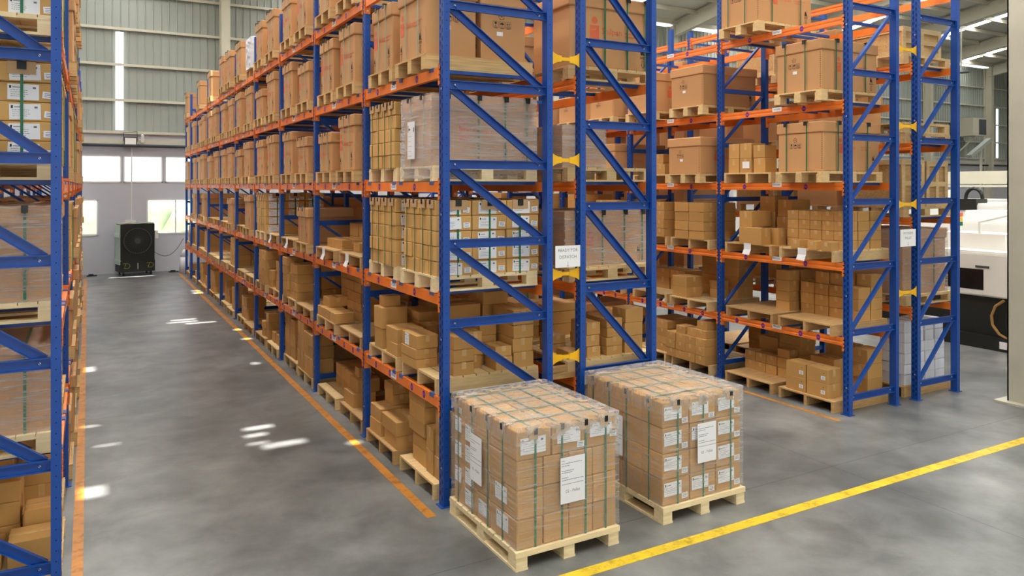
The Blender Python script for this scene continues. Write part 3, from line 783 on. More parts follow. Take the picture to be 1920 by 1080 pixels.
def piles(rk, lv, bay, slot, stacks, tape=True, mat='card', jit=.012):
    """stacks: (x0,x1,y0,y1,[tops]) standing on the pallet, or (x0,x1,y0,y1,z0,[tops]) standing on lower cartons"""
    base = (LVD if rk == 'D' else LV)[lv]+.1505
    st = [(s if len(s) == 6 else (s[0], s[1], s[2], s[3], base, s[4])) for s in stacks]
    st.sort(key=lambda s: (round(s[2], 1), s[0]))
    g = 'loose cartons piled on the %s' % ('right rack' if rk in 'CD' else 'central racks' if rk in 'AB' else 'left-edge rack')
    res = []
    for n, (x0, x1, y0, y1, z0, tops) in enumerate(st):
        N = len(tops); z = z0
        for k, t in enumerate(tops):
            nm = 'topmost' if k == N-1 else 'lowest' if k == 0 else ORD[k]+'-layer'
            lab = '%s carton, %s in %s stack: %s' % (adj(x1-x0, y1-y0, t-z), nm, ORD[n], where(rk, lv, bay, slot))
            if N == 1: lab = '%s carton alone in %s stack: %s' % (adj(x1-x0, y1-y0, t-z), ORD[n], where(rk, lv, bay, slot))
            dx, dy = R.uniform(-jit, jit)*.5, R.uniform(-jit, jit)*.5
            res.append(carton(lab, x0+dx, x1+dx, y0+dy, y1+dy, z, t-z, R.uniform(-.02, .02), g, tape, mat)); z = t
    return res
def tops(n, h, base=0): return [base+h*(i+1) for i in range(n)]
def T(lv, n, h, rk='A'): return [round((LVD if rk == 'D' else LV)[lv]+.1505+h*(i+1), 3) for i in range(n)]
def grid(x0, x1, nx, y0, y1, ny, tps, outer=True, z0=None):
    out = []
    for i in range(nx):
        for j in range(ny):
            a = (x0+(x1-x0)*i/nx, x0+(x1-x0)*(i+1)/nx, y0+(y1-y0)*j/ny, y0+(y1-y0)*(j+1)/ny)
            if outer and i > 0 and j > 0 and len(tps) > 1: out.append(a+(tps[-2] , [tps[-1]])) if False else None
            if outer and i > 1 and j > 0: continue
            out.append(a+((z0, tps) if z0 is not None else (tps,)))
    return out

SX = {'A': (2.865, 4.0), 'B': (4.36, 5.5), 'C': (8.525, 9.66), 'D': (10.03, 11.15), 'E': (-1.33, -.185)}
SXB = {'A': (2.80, 3.98), 'B': (4.36, 5.52), 'C': (8.36, 9.58), 'D': (10.03, 11.15), 'E': (-1.30, -.12)}
def ysl(bay, s):
    if s == 'm' : return Y0+sum(BA[:bay])+.22, Y0+sum(BA[:bay])+1.15
    a = Y0+P*bay+(.14 if s == 'n' else 1.2); return a, a+.93
PK = {'stringer': 'slatted', 'flat': 'flat-topped', 'skid': 'laminated', 'block': 'block', 'new': 'new pine'}
def slot_pallet(rk, lv, bay, s, kind='stringer', empty=False, z=None, note=None, x=None):
    y0, y1 = ysl(bay, s); x0, x1 = x or SX[rk]; zz = (LVD if rk == 'D' else LV)[lv]+.0005 if z is None else z
    if lv > 0: zz += .006
    jx = R.uniform(-.03, .02)
    lab = '%s%s wooden pallet%s: %s' % ('empty ' if empty else '', PK[kind], note or '', where(rk, lv, bay, s))
    return pallet(kind, x0+jx, y0+R.uniform(-.02, .02), zz-(.006 if lv else 0)+(.0065 if lv else 0), x1-x0, y1-y0, lab, 0, 'wooden pallets stored in the racks')
def big(rk, lv, bay, s, h=.71, lx=None, wd=None, kind='skid', dx=0, dy=0, prints=True, **kw):
    """large lidded carton on its own narrower pallet"""
    x0, x1 = SXB[rk]; y0, y1 = ysl(bay, s)
    off = (.06 if s == 'n' else .02) if rk == 'A' else (.02 if s == 'n' else .10)
    y0 += off+R.uniform(-.03, .03); pw = .80; y1 = y0+pw; zz = (LVD if rk == 'D' else LV)[lv]+.0065
    jx = R.uniform(-.02, .03)
    pallet(kind, x0+jx, y0, zz, x1-x0, pw, '%s wooden pallet under a lidded carton: %s' % (PK[kind], where(rk, lv, bay, s)), 0, 'wooden pallets stored in the racks')
    wd = wd or (.665 if rk == 'A' else .79); lx = lx or (x1-x0-.03)
    hd_ = 'short' if h < .62 else 'tall'
    lab = '%s lidded brown carton on pallet: %s' % (hd_, where(rk, lv, bay, s))
    side = '-x' if rk in 'AC' else '+x'
    a = dict(sx=(-.14, .10), aisle=side)
    if rk == 'C': a.update(logo='end', icons='aisle', sx=(-.12, .22), sy=(-.3, .3), strapmat='strap')
    if rk == 'C' and bay: a.update(sx=(), sy=())
    if rk == 'B': a.update(logo='end', icons='aisle', sx=(), sy=(-.42, -.1, .2, .45))
    a.update(kw)
    return lidded(lab, x0+jx+.015+lx/2+dx, y0+(.05 if rk == 'A' else .005)+wd/2+dy, zz+.1505, lx, wd, h, prints=prints, **a)
def tagpaper(rk, lv, bay, s, parent=None):
    y0, y1 = ysl(bay, s); x0 = SX[rk][0]; z = LV[lv]
    o = cached('tagp', lambda: MB().box(-.001, 0, -.07, .07, -.05, .04).prism([(-.001, -.07, -.05), (-.028, -.06, -.13), (-.028, .08, -.12), (-.001, .07, -.05)], (.001, 0, 0)).mesh('paper_note', ['paper']))
    t = ob('paper_note', o, None, (x0-.034, (y0+y1)/2+R.uniform(-.05, .05), z+.13))
    tag(t, 'white paper note hanging from the pallet edge: %s' % where(rk, lv, bay, s), 'note', 'white paper notes on empty pallets')

# ---- central rack (A)
# top shelf
for b, s, h in [(1, 'n', .71), (1, 'f', .71), (2, 'n', .71), (2, 'f', .68), (3, 'n', .72), (3, 'f', .71), (4, 'f', .70), (5, 'n', .70), (5, 'f', .72), (6, 'f', .67), (7, 'f', .68)]: big('A', 5, b, s, h, prints=b < 7)
big('A', 5, 9, 'm', .66, prints=False)
slot_pallet('A', 5, 4, 'n', 'skid')
wb_ = thing('wrapped_carton', 'narrow carton in crumpled white plastic: central rack, top shelf, fifth bay', 'wrapped load', (3.4, ysl(4, 'n')[0]+.42, LV[5]+.158)); ob('carton', bevbox('carton', 1.1, .55, .62, ['white'], .04), wb_); wrap_shell('plastic_cover', wb_, 1.1, .55, .62, 'white', 'white', 77, .03, .0)
# fourth shelf
for b, s, h in [(0, 'f', .715), (1, 'n', .73), (1, 'f', .715), (2, 'n', .58), (2, 'f', .72), (3, 'n', .73), (3, 'f', .535), (4, 'n', .73), (4, 'f', .72), (5, 'n', .71), (5, 'f', .70), (6, 'n', .71), (6, 'f', .71), (7, 'n', .7), (7, 'f', .66)]: big('A', 4, b, s, h, prints=b < 7)
big('A', 4, 8, 'm', .70, prints=False); big('A', 4, 9, 'm', .66, prints=False)
pallet('skid', 2.80, 6.87, LV[4]+.0065, 1.2, .83, 'laminated wooden pallet under two lidded cartons: central rack, fourth shelf, nearest bay', 0, 'wooden pallets stored in the racks')
yy0, yy1 = ysl(0, 'n')
lidded('tall lidded carton with red print and two green straps: central rack, fourth shelf, nearest bay', 3.115, 7.31, LV[4]+.157, .58, .75, .72, sx=(-.2, .14), aisle='-x', whitelab=1)
lidded('tall lidded carton with black handling symbols, second from aisle: central rack, fourth shelf, nearest bay', 3.70, 7.31, LV[4]+.157, .55, .75, .70, sx=(), aisle='-x', whitelab=1)
# third shelf
for b, s, h in [(1, 'n', .69), (1, 'f', .53), (2, 'n', .54), (2, 'f', .68), (3, 'n', .70), (3, 'f', .67), (4, 'n', .69), (4, 'f', .58), (5, 'n', .69), (5, 'f', .68), (6, 'n', .69), (6, 'f', .6), (7, 'n', .7), (7, 'f', .66)]: big('A', 3, b, s, h, prints=b < 7)
big('A', 3, 8, 'm', .66, prints=False); big('A', 3, 9, 'm', .6, prints=False)
slot_pallet('A', 3, 0, 'f', 'new')
strapped_stack('strapped stack of small brown cartons, narrow ends outward: central rack, third shelf, nearest bay', 2.86, 7.86, LV[3]+.152, 1.12, .84, .72, 3, 4, 5)
slot_pallet('A', 3, 0, 'n', 'new')
wl_ = lidded('lidded carton under cloudy stretch wrap, white sheet on side: central rack, third shelf, nearest bay', 3.44, 7.24, LV[3]+.152, 1.16, .80, .70, sx=(-.2, .15), sy=(-.42, -.08, .22, .47), aisle='-x', logo='end', icons='aisle', grp_=None)
wrap_shell('stretch_wrap', wl_, 1.16, .80, .70, 'wrapg', 'wrapg', 5, .008, -.12)
on_face('printed_sheet', addr_mesh(.2, .38, 5), wl_, '-x', (-.58-.016, .1, .27))
# second shelf
for s, x, y in (('n', 2.87, 6.76), ('f', 2.86, 7.84)):
    slot_pallet('A', 2, 0, s, 'new')
    strapped_stack('strapped stack of labelled small cartons: %s' % where('A', 2, 0, s), x, y, LV[2]+.152, 1.14, .86, .73, 3, 4, 5)
slot_pallet('A', 2, 1, 'n', 'flat', note=' with paper note'); slot_pallet('A', 2, 1, 'f', 'flat', note=' with paper note')
tagpaper('A', 2, 1, 'n'); tagpaper('A', 2, 1, 'f')
piles('A', 2, 1, 'f', [(2.97, 3.28, 10.22, 10.60, [2.26]), (2.97, 3.28, 10.60, 10.95, [2.26]), (3.32, 3.7, 10.20, 10.6, [2.27, 2.46]), (3.32, 3.7, 10.62, 11.04, [2.27, 2.46])])
piles('A', 2, 1, 'n', [(3.35, 3.7, 9.75, 10.0, [2.3, 2.48, 2.66, 2.83]), (3.05, 3.33, 9.72, 10.0, [2.25])])
big('A', 2, 2, 'n', .53, lx=.7, wd=.72, dy=-.05); slot_pallet('A', 2, 2, 'f', 'flat', note=' with paper note'); tagpaper('A', 2, 2, 'f')
piles('A', 2, 2, 'f', [(3.25, 3.65, 12.6, 13.0, [2.27, 2.45, 2.62])])
slot_pallet('A', 2, 3, 'n', 'flat', note=' with paper note'); tagpaper('A', 2, 3, 'n')
piles('A', 2, 3, 'n', [(3.0, 3.3, 14.0, 14.3, [2.30, 2.46]), (3.35, 3.75, 13.9, 14.3, [2.28, 2.43, 2.6])])
slot_pallet('A', 2, 3, 'f', 'new'); strapped_stack('strapped stack of labelled small cartons: %s' % where('A', 2, 3, 'f'), 2.86, Y0+P*3+1.23, LV[2]+.152, 1.1, .86, .73, 3, 4, 5)
big('A', 2, 4, 'n', .68); slot_pallet('A', 2, 4, 'f', 'flat', True); big('A', 2, 5, 'n', .58, whitelab=1); slot_pallet('A', 2, 5, 'f', 'flat', True)
slot_pallet('A', 2, 6, 'n', 'flat', True); slot_pallet('A', 2, 6, 'f', 'flat', True); big('A', 2, 7, 'n', .64, prints=False); slot_pallet('A', 2, 7, 'f', 'flat', True)
big('A', 2, 8, 'm', .62, prints=False)
# first shelf
slot_pallet('A', 1, 0, 'n', 'stringer'); slot_pallet('A', 1, 0, 'f', 'stringer')
piles('A', 1, 0, 'f', [(2.87, 3.12, 8.32, 8.58, [1.381]), (2.87, 3.18, 8.31, 8.60, 1.381, [1.62]), (2.92, 3.12, 8.38, 8.56, 1.62, [1.74]), (2.88, 3.19, 7.84, 8.20, [1.294, 1.452]),
    (3.24, 3.52, 8.14, 8.60, [1.25, 1.355, 1.461, 1.567]), (3.22, 3.45, 7.86, 8.1, [1.30, 1.46]), (3.56, 3.92, 8.1, 8.7, [1.34, 1.53, 1.70]), (3.56, 3.92, 7.86, 8.08, [1.3, 1.45])])
r0 = piles('A', 1, 0, 'n', [(2.86, 3.10, 7.25, 7.66, [1.246, 1.349, 1.485]), (3.06, 3.29, 6.78, 7.05, [1.283, 1.406, 1.536]), (3.31, 3.47, 6.98, 7.2, [1.29, 1.53]), (3.52, 3.71, 6.78, 7.05, [1.291, 1.393]),
    (3.73, 3.97, 6.80, 7.26, [1.308, 1.448, 1.583, 1.739]), (3.5, 3.7, 7.1, 7.3, [1.25, 1.35, 1.45, 1.56]), (3.28, 3.64, 7.36, 7.66, [1.3, 1.45, 1.6, 1.744]), (3.66, 3.97, 7.36, 7.66, [1.35, 1.55, 1.72, 1.86])])
for o in r0:
    if abs(o.location.y-7.455) < .03 and abs(o.location.z-1.349) < .02:
        on_face('address_label', addr_mesh(.11, .12), o, '-x', (-.1185, .06, .07)); o['label'] = 'brown carton with white label, topmost of stack: '+where('A', 1, 0, 'n')
slot_pallet('A', 1, 1, 'n', 'flat', True); slot_pallet('A', 1, 1, 'f', 'stringer')
piles('A', 1, 1, 'f', [(2.86, 3.12, 10.14+.235*k, 10.14+.235*(k+1), [1.288]) for k in range(4)]+[(2.93, 3.2, 10.72, 11.04, 1.288, [1.42])]+
      [(3.2, 3.55, 10.14+.31*k, 10.14+.31*(k+1), [1.273, 1.395, 1.534, 1.673, 1.812]) for k in range(3)])
slot_pallet('A', 1, 2, 'n', 'flat', True); slot_pallet('A', 1, 2, 'f', 'stringer')
piles('A', 1, 2, 'f', [(2.86, 3.15, 13.05, 13.35, [1.264, 1.401, 1.525, 1.662, 1.805]), (2.9, 3.25, 12.48, 12.74, [1.285, 1.422, 1.566, 1.722]), (2.9, 3.25, 12.75, 13.0, [1.285, 1.422, 1.566, 1.722]), (3.3, 3.7, 12.5, 13.0, [1.3, 1.5, 1.7])])
slot_pallet('A', 1, 3, 'n', 'stringer'); slot_pallet('A', 1, 3, 'f', 'stringer')
piles('A', 1, 3, 'f', [(2.85, 3.25, 14.8, 15.1, [1.313, 1.458, 1.617, 1.776]), (2.85, 3.25, 15.11, 15.4, [1.313, 1.458, 1.617, 1.776])])
piles('A', 1, 3, 'n', [(2.88, 3.1, 14.36, 14.6, [1.292, 1.453]), (2.9, 3.2, 13.78, 14.06, [1.313, 1.485, 1.665]), (3.3, 3.7, 13.9, 14.3, [1.32, 1.5, 1.68])])
slot_pallet('A', 1, 4, 'n', 'stringer', True); slot_pallet('A', 1, 4, 'f', 'stringer', True)
slot_pallet('A', 1, 5, 'n', 'stringer'); slot_pallet('A', 1, 5, 'f', 'stringer', True)
piles('A', 1, 5, 'n', grid(2.9, 3.6, 2, 18.45, 19.1, 2, T(1, 5, .13)))
for s in 'nf': slot_pallet('A', 1, 6, s, 'stringer', True)
slot_pallet('A', 1, 7, 'n', 'stringer'); slot_pallet('A', 1, 7, 'f', 'stringer', True)
piles('A', 1, 7, 'n', grid(2.9, 3.6, 2, 23.1, 23.75, 2, T(1, 4, .14)), tape=False)
slot_pallet('A', 1, 8, 'm', 'stringer'); piles('A', 1, 8, 'm', grid(2.9, 3.5, 2, 25.5, 26.1, 2, T(1, 5, .13)), tape=False)
slot_pallet('A', 1, 9, 'm', 'stringer'); piles('A', 1, 9, 'm', grid(2.9, 3.5, 2, 27.2, 27.8, 2, T(1, 4, .13)), tape=False)
# floor level
for b in range(8):
    for s in 'nf': slot_pallet('A', 0, b, s, 'stringer' if (b+ord(s)) % 3 else 'flat', empty=(b, s) in ((1, 'f'), (4, 'n'), (6, 'n')))
for b in (8, 9): slot_pallet('A', 0, b, 'm', 'stringer')
piles('A', 0, 0, 'f', [(2.87, 3.15, 8.37, 8.72, [.31]), (2.87, 3.3, 8.38, 8.74, .31, [.46]), (2.88, 3.2, 7.85, 8.27, [.294]), (2.87, 3.27, 7.84, 8.33, .294, [.45]), (3.05, 3.26, 8.45, 8.74, .46, [.58, .70]), (3.33, 3.55, 8.4, 8.74, [.26, .38, .56]),
    (3.6, 3.95, 7.9, 8.3, [.35, .55, .75]), (3.6, 3.95, 8.35, 8.7, [.33, .5, .7])])
piles('A', 0, 0, 'n', [(2.95, 3.2, 7.20, 7.58, [.305, .459]), (2.93, 3.2, 7.19, 7.63, .459, [.6, .761, .85]), (2.93, 3.2, 6.98, 7.16, [.388, .614]), (2.94, 3.42, 6.79, 6.96, [.366, .575, .816]), (3.5, 3.95, 6.8, 7.2, [.35, .56, .76]), (3.5, 3.95, 7.25, 7.6, [.3, .5, .7])])
piles('A', 0, 1, 'n', [(2.94, 3.25, 9.62, 10.02, [.327]), (3.0, 3.3, 9.62, 9.98, .327, [.5]), (3.05, 3.22, 9.72, 9.9, .5, [.63]), (3.5, 3.9, 9.2, 9.6, [.3, .48, .65])])
piles('A', 0, 1, 'f', [(3.12, 3.42, 10.15+.3*k, 10.15+.3*(k+1), [.28, .44]) for k in range(3)]+[(3.55, 3.95, 10.2, 10.6, [.3, .45, .62, .78]), (3.55, 3.95, 10.62, 11.0, [.3, .45, .62, .78])])
piles('A', 0, 2, 'f', [(2.91, 3.2, 13.06, 13.38, [.374, .598, .843]), (2.92, 3.25, 12.72, 13.03, [.349, .554, .8]), (2.95, 3.25, 12.48, 12.7, [.36, .58, .8])])
piles('A', 0, 2, 'n', [(2.87, 3.2, 11.95, 12.13, [.434, .68, .886]), (2.87, 3.2, 12.14, 12.32, [.434, .68, .886]), (2.87, 3.2, 11.42, 11.68, [.421, .605, .777]), (2.87, 3.2, 11.69, 11.93, [.421, .605, .777])])
piles('A', 0, 3, 'f', [(2.88, 3.1, 15.05, 15.25, [.309, .436]), (2.91, 3.2, 14.8, 15.03, [.304, .443, .613])])
piles('A', 0, 3, 'n', [(2.93, 3.1, 14.3, 14.55, [.335]), (2.93, 3.1, 14.0, 14.25, [.335]), (3.4, 3.8, 14.0, 14.5, [.35, .55, .75])])
piles('A', 0, 4, 'f', [(2.92, 3.3, 17.14, 17.4, [.381, .611]), (2.92, 3.3, 17.42, 17.7, [.381, .611])])
big_like = None
piles('A', 0, 5, 'n', [(2.9, 3.2, 18.5, 18.9, [.65]), (3.25, 3.6, 18.5, 18.9, [.35, .5])]); piles('A', 0, 5, 'f', [(2.95, 3.3, 19.6, 19.9, [.33, .5]), (2.95, 3.3, 20.0, 20.3, [.33, .5, .66])])
piles('A', 0, 6, 'f', grid(2.9, 3.5, 2, 21.9, 22.5, 2, T(0, 4, .14)), tape=False); piles('A', 0, 7, 'n', grid(2.9, 3.5, 2, 23.1, 23.6, 2, T(0, 2, .14)), tape=False)
piles('A', 0, 7, 'f', grid(2.9, 3.5, 2, 24.1, 24.7, 2, T(0, 4, .14)), tape=False); piles('A', 0, 8, 'm', [(2.9, 3.3, 25.4, 26.0, [.35])], tape=False)
piles('A', 0, 9, 'm', [(2.9, 3.2, 27.1, 27.6, [.45])], tape=False)

# ---- rack behind the central one (B)
slot_pallet('B', 1, 0, 'n', 'stringer'); slot_pallet('B', 1, 0, 'f', 'stringer')
piles('B', 1, 0, 'n', [(4.42, 4.62, 7.2, 7.45, [1.25, 1.345]), (4.64, 4.82, 6.82, 7.15, [1.269, 1.391, 1.525]), (4.88, 5.10, 6.80, 7.3, [1.25, 1.348, 1.45, 1.549]), (5.13, 5.38, 6.80, 7.05, [1.337, 1.486, 1.641]), (5.13, 5.4, 7.1, 7.5, [1.3, 1.45]), (4.42, 4.6, 6.85, 7.1, [1.24])])
piles('B', 1, 0, 'f', [(4.4, 4.75, 8.0, 8.5, [1.3, 1.45, 1.6]), (4.8, 5.3, 8.0, 8.5, [1.3, 1.45, 1.55])])
slot_pallet('B', 2, 0, 'n', 'block')
wl_ = lidded('lidded carton with red print under clear stretch wrap: rear central rack, second shelf, nearest bay', 4.98, 7.32, LV[2]+.152, 1.14, .84, .60, sx=(), sy=(-.42, -.08, .22, .47), aisle='+x', logo='end', icons='aisle', grp_=None)
wrap_shell('stretch_wrap', wl_, 1.14, .84, .60, 'wrapm', 'wrapg', 8, .008, -.05)
slot_pallet('B', 3, 0, 'n', 'block')
g_ = thing('wrapped_carton', 'low carton under grey cloudy stretch wrap: rear central rack, third shelf, nearest bay', 'wrapped load', (4.66, 7.32, LV[3]+.152))
ob('carton', bevbox('carton', .56, .84, .46, ['cardb'], .01), g_); ob('strap', strap_loop(.56, .842, .462, .02, 'strap', 'y'), g_, (.0, 0, 0)); wrap_shell('stretch_wrap', g_, .56, .84, .46, 'wrapg', 'wrapg', 3, .006, -.05)
big('B', 4, 0, 'n', .78, kind='block')
big('B', 4, 1, 'n', .78, kind='block'); slot_pallet('B', 2, 1, 'n', 'block'); slot_pallet('B', 3, 0, 'f', 'block', True)
slot_pallet('B', 5, 0, 'n', 'block', True); slot_pallet('B', 0, 0, 'n', 'stringer')
piles('B', 2, 1, 'n', grid(4.4, 5.2, 2, 9.2, 9.8, 2, T(2, 4, .14)), tape=False)
piles('B', 0, 0, 'n', grid(4.45, 5.3, 3, 6.85, 7.5, 2, T(0, 4, .16)))

# ---- right rack (C)
big('C', 5, 0, 'f', .72, kind='block', lx=1.14); big('C', 4, 0, 'n', .67, kind='block', lx=1.16, whitelab=1, dx=.0)
big('C', 4, 1, 'n', .64, kind='block', whitelab=1); big('C', 4, 1, 'f', .66, kind='block'); big('C', 4, 2, 'n', .5, kind='block'); big('C', 4, 2, 'f', .5, kind='block'); big('C', 4, 3, 'n', .5, kind='block'); big('C', 4, 3, 'f', .5, kind='block'); big('C', 4, 4, 'n', .5, kind='block')
big('C', 3, 0, 'n', .66, kind='block', lx=1.18); big('C', 3, 1, 'n', .58, kind='block', whitelab=1); big('C', 3, 2, 'n', .58, kind='block', whitelab=1)
slot_pallet('C', 3, 0, 'f', 'stringer'); piles('C', 3, 0, 'f', [(8.6, 8.9, 8.28, 8.52, [3.41, 3.64]), (8.6, 8.9, 8.53, 8.76, [3.41, 3.64]), (8.6, 8.85, 8.02, 8.25, [3.41, 3.60])])
o = on_face('white_note', cached('wn', lambda: MB().box(-.07, .07, -.05, .05, 0, .001).mesh('white_note', ['paper'])), None, '-x', (8.585, 8.38, 3.31)); tag(o, 'white note stuck on small cartons: right rack, third shelf, nearest bay', 'note')
slot_pallet('C', 3, 1, 'f', 'stringer'); piles('C', 3, 1, 'f', [(8.55, 8.8, 10.2, 10.45, [3.37]), (8.9, 9.2, 10.2, 10.5, [3.37, 3.55]), (8.85, 9.2, 10.6, 10.9, [3.4, 3.56])])
slot_pallet('C', 3, 2, 'f', 'stringer', True)
slot_pallet('C', 2, 0, 'n', 'stringer'); slot_pallet('C', 2, 0, 'f', 'flat', note=' with paper note'); tagpaper('C', 2, 0, 'f'); tagpaper('C', 2, 0, 'n')
st = []
for j in range(5):
    for i in range(3):
        if i == 0 or j == 0 or j == 4: st.append((8.80+.25*i, 9.04+.25*i, 6.79+.2*j, 6.985+.2*j, [2.252, 2.384, 2.516, 2.648]))
st += [(8.50, 8.68, 6.80, 6.95, [2.252]), (8.5, 8.68, 7.03, 7.18, [2.252]), (8.5, 8.68, 7.3, 7.46, [2.252])]
piles('C', 2, 0, 'n', st, jit=.006)
piles('C', 2, 0, 'f', [(8.50, 8.70, 8.0, 8.45, [2.383]), (8.55, 8.95, 8.22, 8.48, 2.383, [2.62]), (8.73, 8.9, 7.88, 8.1, [2.376]), (9.0, 9.3, 8.2, 8.5, [2.35, 2.6, 2.84]), (9.0, 9.4, 7.88, 8.16, [2.34, 2.54, 2.79]), (9.33, 9.6, 8.2, 8.6, [2.4, 2.7])])
slot_pallet('C', 2, 1, 'n', 'stringer'); slot_pallet('C', 2, 1, 'f', 'stringer')
piles('C', 2, 1, 'n', [(8.50, 8.82, 9.2, 9.55, [2.269, 2.42, 2.57, 2.725]), (8.50, 8.82, 9.56, 9.9, [2.269, 2.42, 2.57, 2.725]), (8.83, 9.2, 9.2, 9.55, [2.269, 2.42, 2.57, 2.725])])
piles('C', 2, 1, 'f', [(8.5, 8.78, 10.17, 10.42, [2.269, 2.42, 2.57, 2.72]), (8.5, 8.78, 10.43, 10.7, [2.269, 2.42, 2.57, 2.72])])
slot_pallet('C', 2, 2, 'n', 'stringer'); piles('C', 2, 2, 'n', grid(8.5, 9.2, 2, 11.5, 12.2, 2, T(2, 4, .15))); slot_pallet('C', 2, 2, 'f', 'stringer'); piles('C', 2, 2, 'f', grid(8.5, 9.2, 2, 12.6, 13.2, 2, T(2, 5, .14)), tape=False)
slot_pallet('C', 2, 3, 'n', 'stringer'); piles('C', 2, 3, 'n', grid(8.5, 9.2, 2, 13.8, 14.5, 2, T(2, 5, .14)), tape=False); slot_pallet('C', 2, 4, 'n', 'stringer'); piles('C', 2, 4, 'n', grid(8.5, 9.2, 2, 16.1, 16.8, 2, T(2, 5, .14)), tape=False)
slot_pallet('C', 1, 0, 'n', 'flat'); slot_pallet('C', 1, 0, 'f', 'flat')
piles('C', 1, 0, 'f', [(8.95, 9.17, 7.88, 8.14, [1.293, 1.438, 1.598, 1.75]), (9.22, 9.45, 7.88, 8.1, [1.3, 1.45, 1.6, 1.75])])
piles('C', 1, 0, 'n', [(9.07, 9.32, 6.80+.245*j, 7.04+.245*j, [1.288, 1.448, 1.602]) for j in range(4)]+[(9.33, 9.58, 6.80, 7.04, [1.288, 1.448, 1.602, 1.77])]+[(9.12, 9.4, 7.07+.25*j, 7.31+.25*j, 1.602, [1.77]) for j in range(2)], jit=.004)
slot_pallet('C', 1, 1, 'n', 'stringer'); slot_pallet('C', 1, 1, 'f', 'stringer')
piles('C', 1, 1, 'n', [(8.54, 8.88, 9.64, 10.0, [1.324, 1.496]), (8.95, 9.15, 9.3, 9.55, [1.303, 1.44]), (9.2, 9.55, 9.15, 9.6, [1.33, 1.5, 1.66, 1.8]), (9.2, 9.55, 9.61, 10.0, [1.33, 1.5, 1.66, 1.8])])
piles('C', 1, 1, 'f', [(9.0, 9.4, 10.2, 10.6, [1.36, 1.51]), (9.0, 9.4, 10.62, 11.0, [1.36, 1.51])])
slot_pallet('C', 1, 2, 'n', 'stringer'); slot_pallet('C', 1, 2, 'f', 'stringer', True); piles('C', 1, 2, 'n', grid(8.9, 9.5, 2, 11.5, 12.1, 2, T(1, 3, .16)), tape=False)
slot_pallet('C', 0, 0, 'n', 'flat'); slot_pallet('C', 0, 0, 'f', 'flat')
piles('C', 0, 0, 'f', [(8.95, 9.18, 7.90+.22*j, 8.11+.22*j, [.291, .431]) for j in range(4)]+[(9.2, 9.55, 7.90, 8.3, [.3, .45, .6, .735]), (9.2, 9.55, 8.32, 8.7, [.3, .45, .65]), (9.0, 9.19, 7.92, 8.15, .431, [.56])])
r0 = piles('C', 0, 0, 'n', [(8.56, 8.83, 6.89, 7.24, [.341, .54]), (8.56, 8.83, 7.25, 7.6, [.341, .54]), (8.95, 9.22, 7.1, 7.5, [.3, .45, .59]), (9.26, 9.58, 6.80, 7.05, [.34, .54, .745]), (9.26, 9.58, 7.1, 7.5, [.34, .54, .745])], jit=.004)
for o in r0:
    if o.location.x < 8.75:
        on_face('small_label', small_label_mesh(), o, '-x', (-.134, -.10, .075)); on_face('green_dot', cached('gd', lambda: MB().cyl((0, 0, 0), (0, 0, .001), .008, 10).mesh('green_dot', ['strap'])), o, '-x', (-.134, -.11, .14))
slot_pallet('C', 0, 1, 'n', 'stringer'); slot_pallet('C', 0, 1, 'f', 'stringer')
piles('C', 0, 1, 'n', [(8.46, 8.74, 9.13+.235*j, 9.13+.235*(j+1), [.291, .431, .56]) for j in range(4)]+[(8.5, 8.8, 9.15+.22*j, 9.15+.22*(j+1), .56, [.69]) for j in range(2)]+[(8.55, 9.0, 9.18, 9.42, .69, [.82]), (8.48, 8.7, 9.62, 9.84, .56, [.69])])
piles('C', 0, 1, 'f', grid(8.6, 9.3, 2, 10.2, 10.8, 2, T(0, 4, .13)))
slot_pallet('C', 0, 2, 'n', 'stringer'); piles('C', 0, 2, 'n', grid(8.6, 9.3, 2, 11.5, 12.1, 2, T(0, 4, .13)), tape=False)
for s in 'nf': big('C', 3, 3, s, .58, kind='block')

# ---- rearmost right rack (D)
slot_pallet('D', 1, 0, 'n', 'block')
wl_ = lidded('lidded carton under clear stretch wrap: rearmost rack, first shelf, nearest bay', 10.59, 7.25, LVD[1]+.152, 1.06, .86, .94, sx=(), sy=(-.2, .2), aisle='+x', prints=False, grp_=None)
wrap_shell('stretch_wrap', wl_, 1.06, .86, .94, 'wrapm', 'wrapm', 11, .008, -.05)
def crate(x, y, z, lx, ly, h, label, mat='wood'):
    t = thing('wooden_crate', label, 'crate', (x, y, z), 0, 'wooden crates on the rearmost rack')
    ob('panels', MB().box(-lx/2+.02, lx/2-.02, -ly/2+.02, ly/2-.02, 0, h).mesh('panels', ['woodo']), t)
    def f():
        m = MB(); b = .07
        for sy in (-1, 1):
            ya, yb = sorted((sy*(ly/2-.02), sy*ly/2))
            m.box(-lx/2, lx/2, ya, yb, 0, b).box(-lx/2, lx/2, ya, yb, h-b, h).box(-lx/2, lx/2, ya, yb, h*.5-b/2, h*.5+b/2)
            for q in (-lx/2, -b/2, lx/2-b): m.box(q, q+b, ya, yb, b, h*.5-b/2).box(q, q+b, ya, yb, h*.5+b/2, h-b)
        for sx in (-1, 1):
            xa, xb = sorted((sx*(lx/2-.02), sx*lx/2))
            m.box(xa, xb, -ly/2+.02, ly/2-.02, 0, b).box(xa, xb, -ly/2+.02, ly/2-.02, h-b, h)
        return m.mesh('battens', ['wood'])
    ob('battens', cached(('bat', lx, ly, h), f), t)
slot_pallet('D', 2, 0, 'n', 'block')
crate(10.29, 7.24, LVD[2]+.152, .52, .86, .68, 'tall battened wooden crate nearer the middle aisle: rearmost rack, second shelf')
crate(10.86, 7.24, LVD[2]+.152, .52, .86, .66, 'tall battened wooden crate nearer the machines: rearmost rack, second shelf')
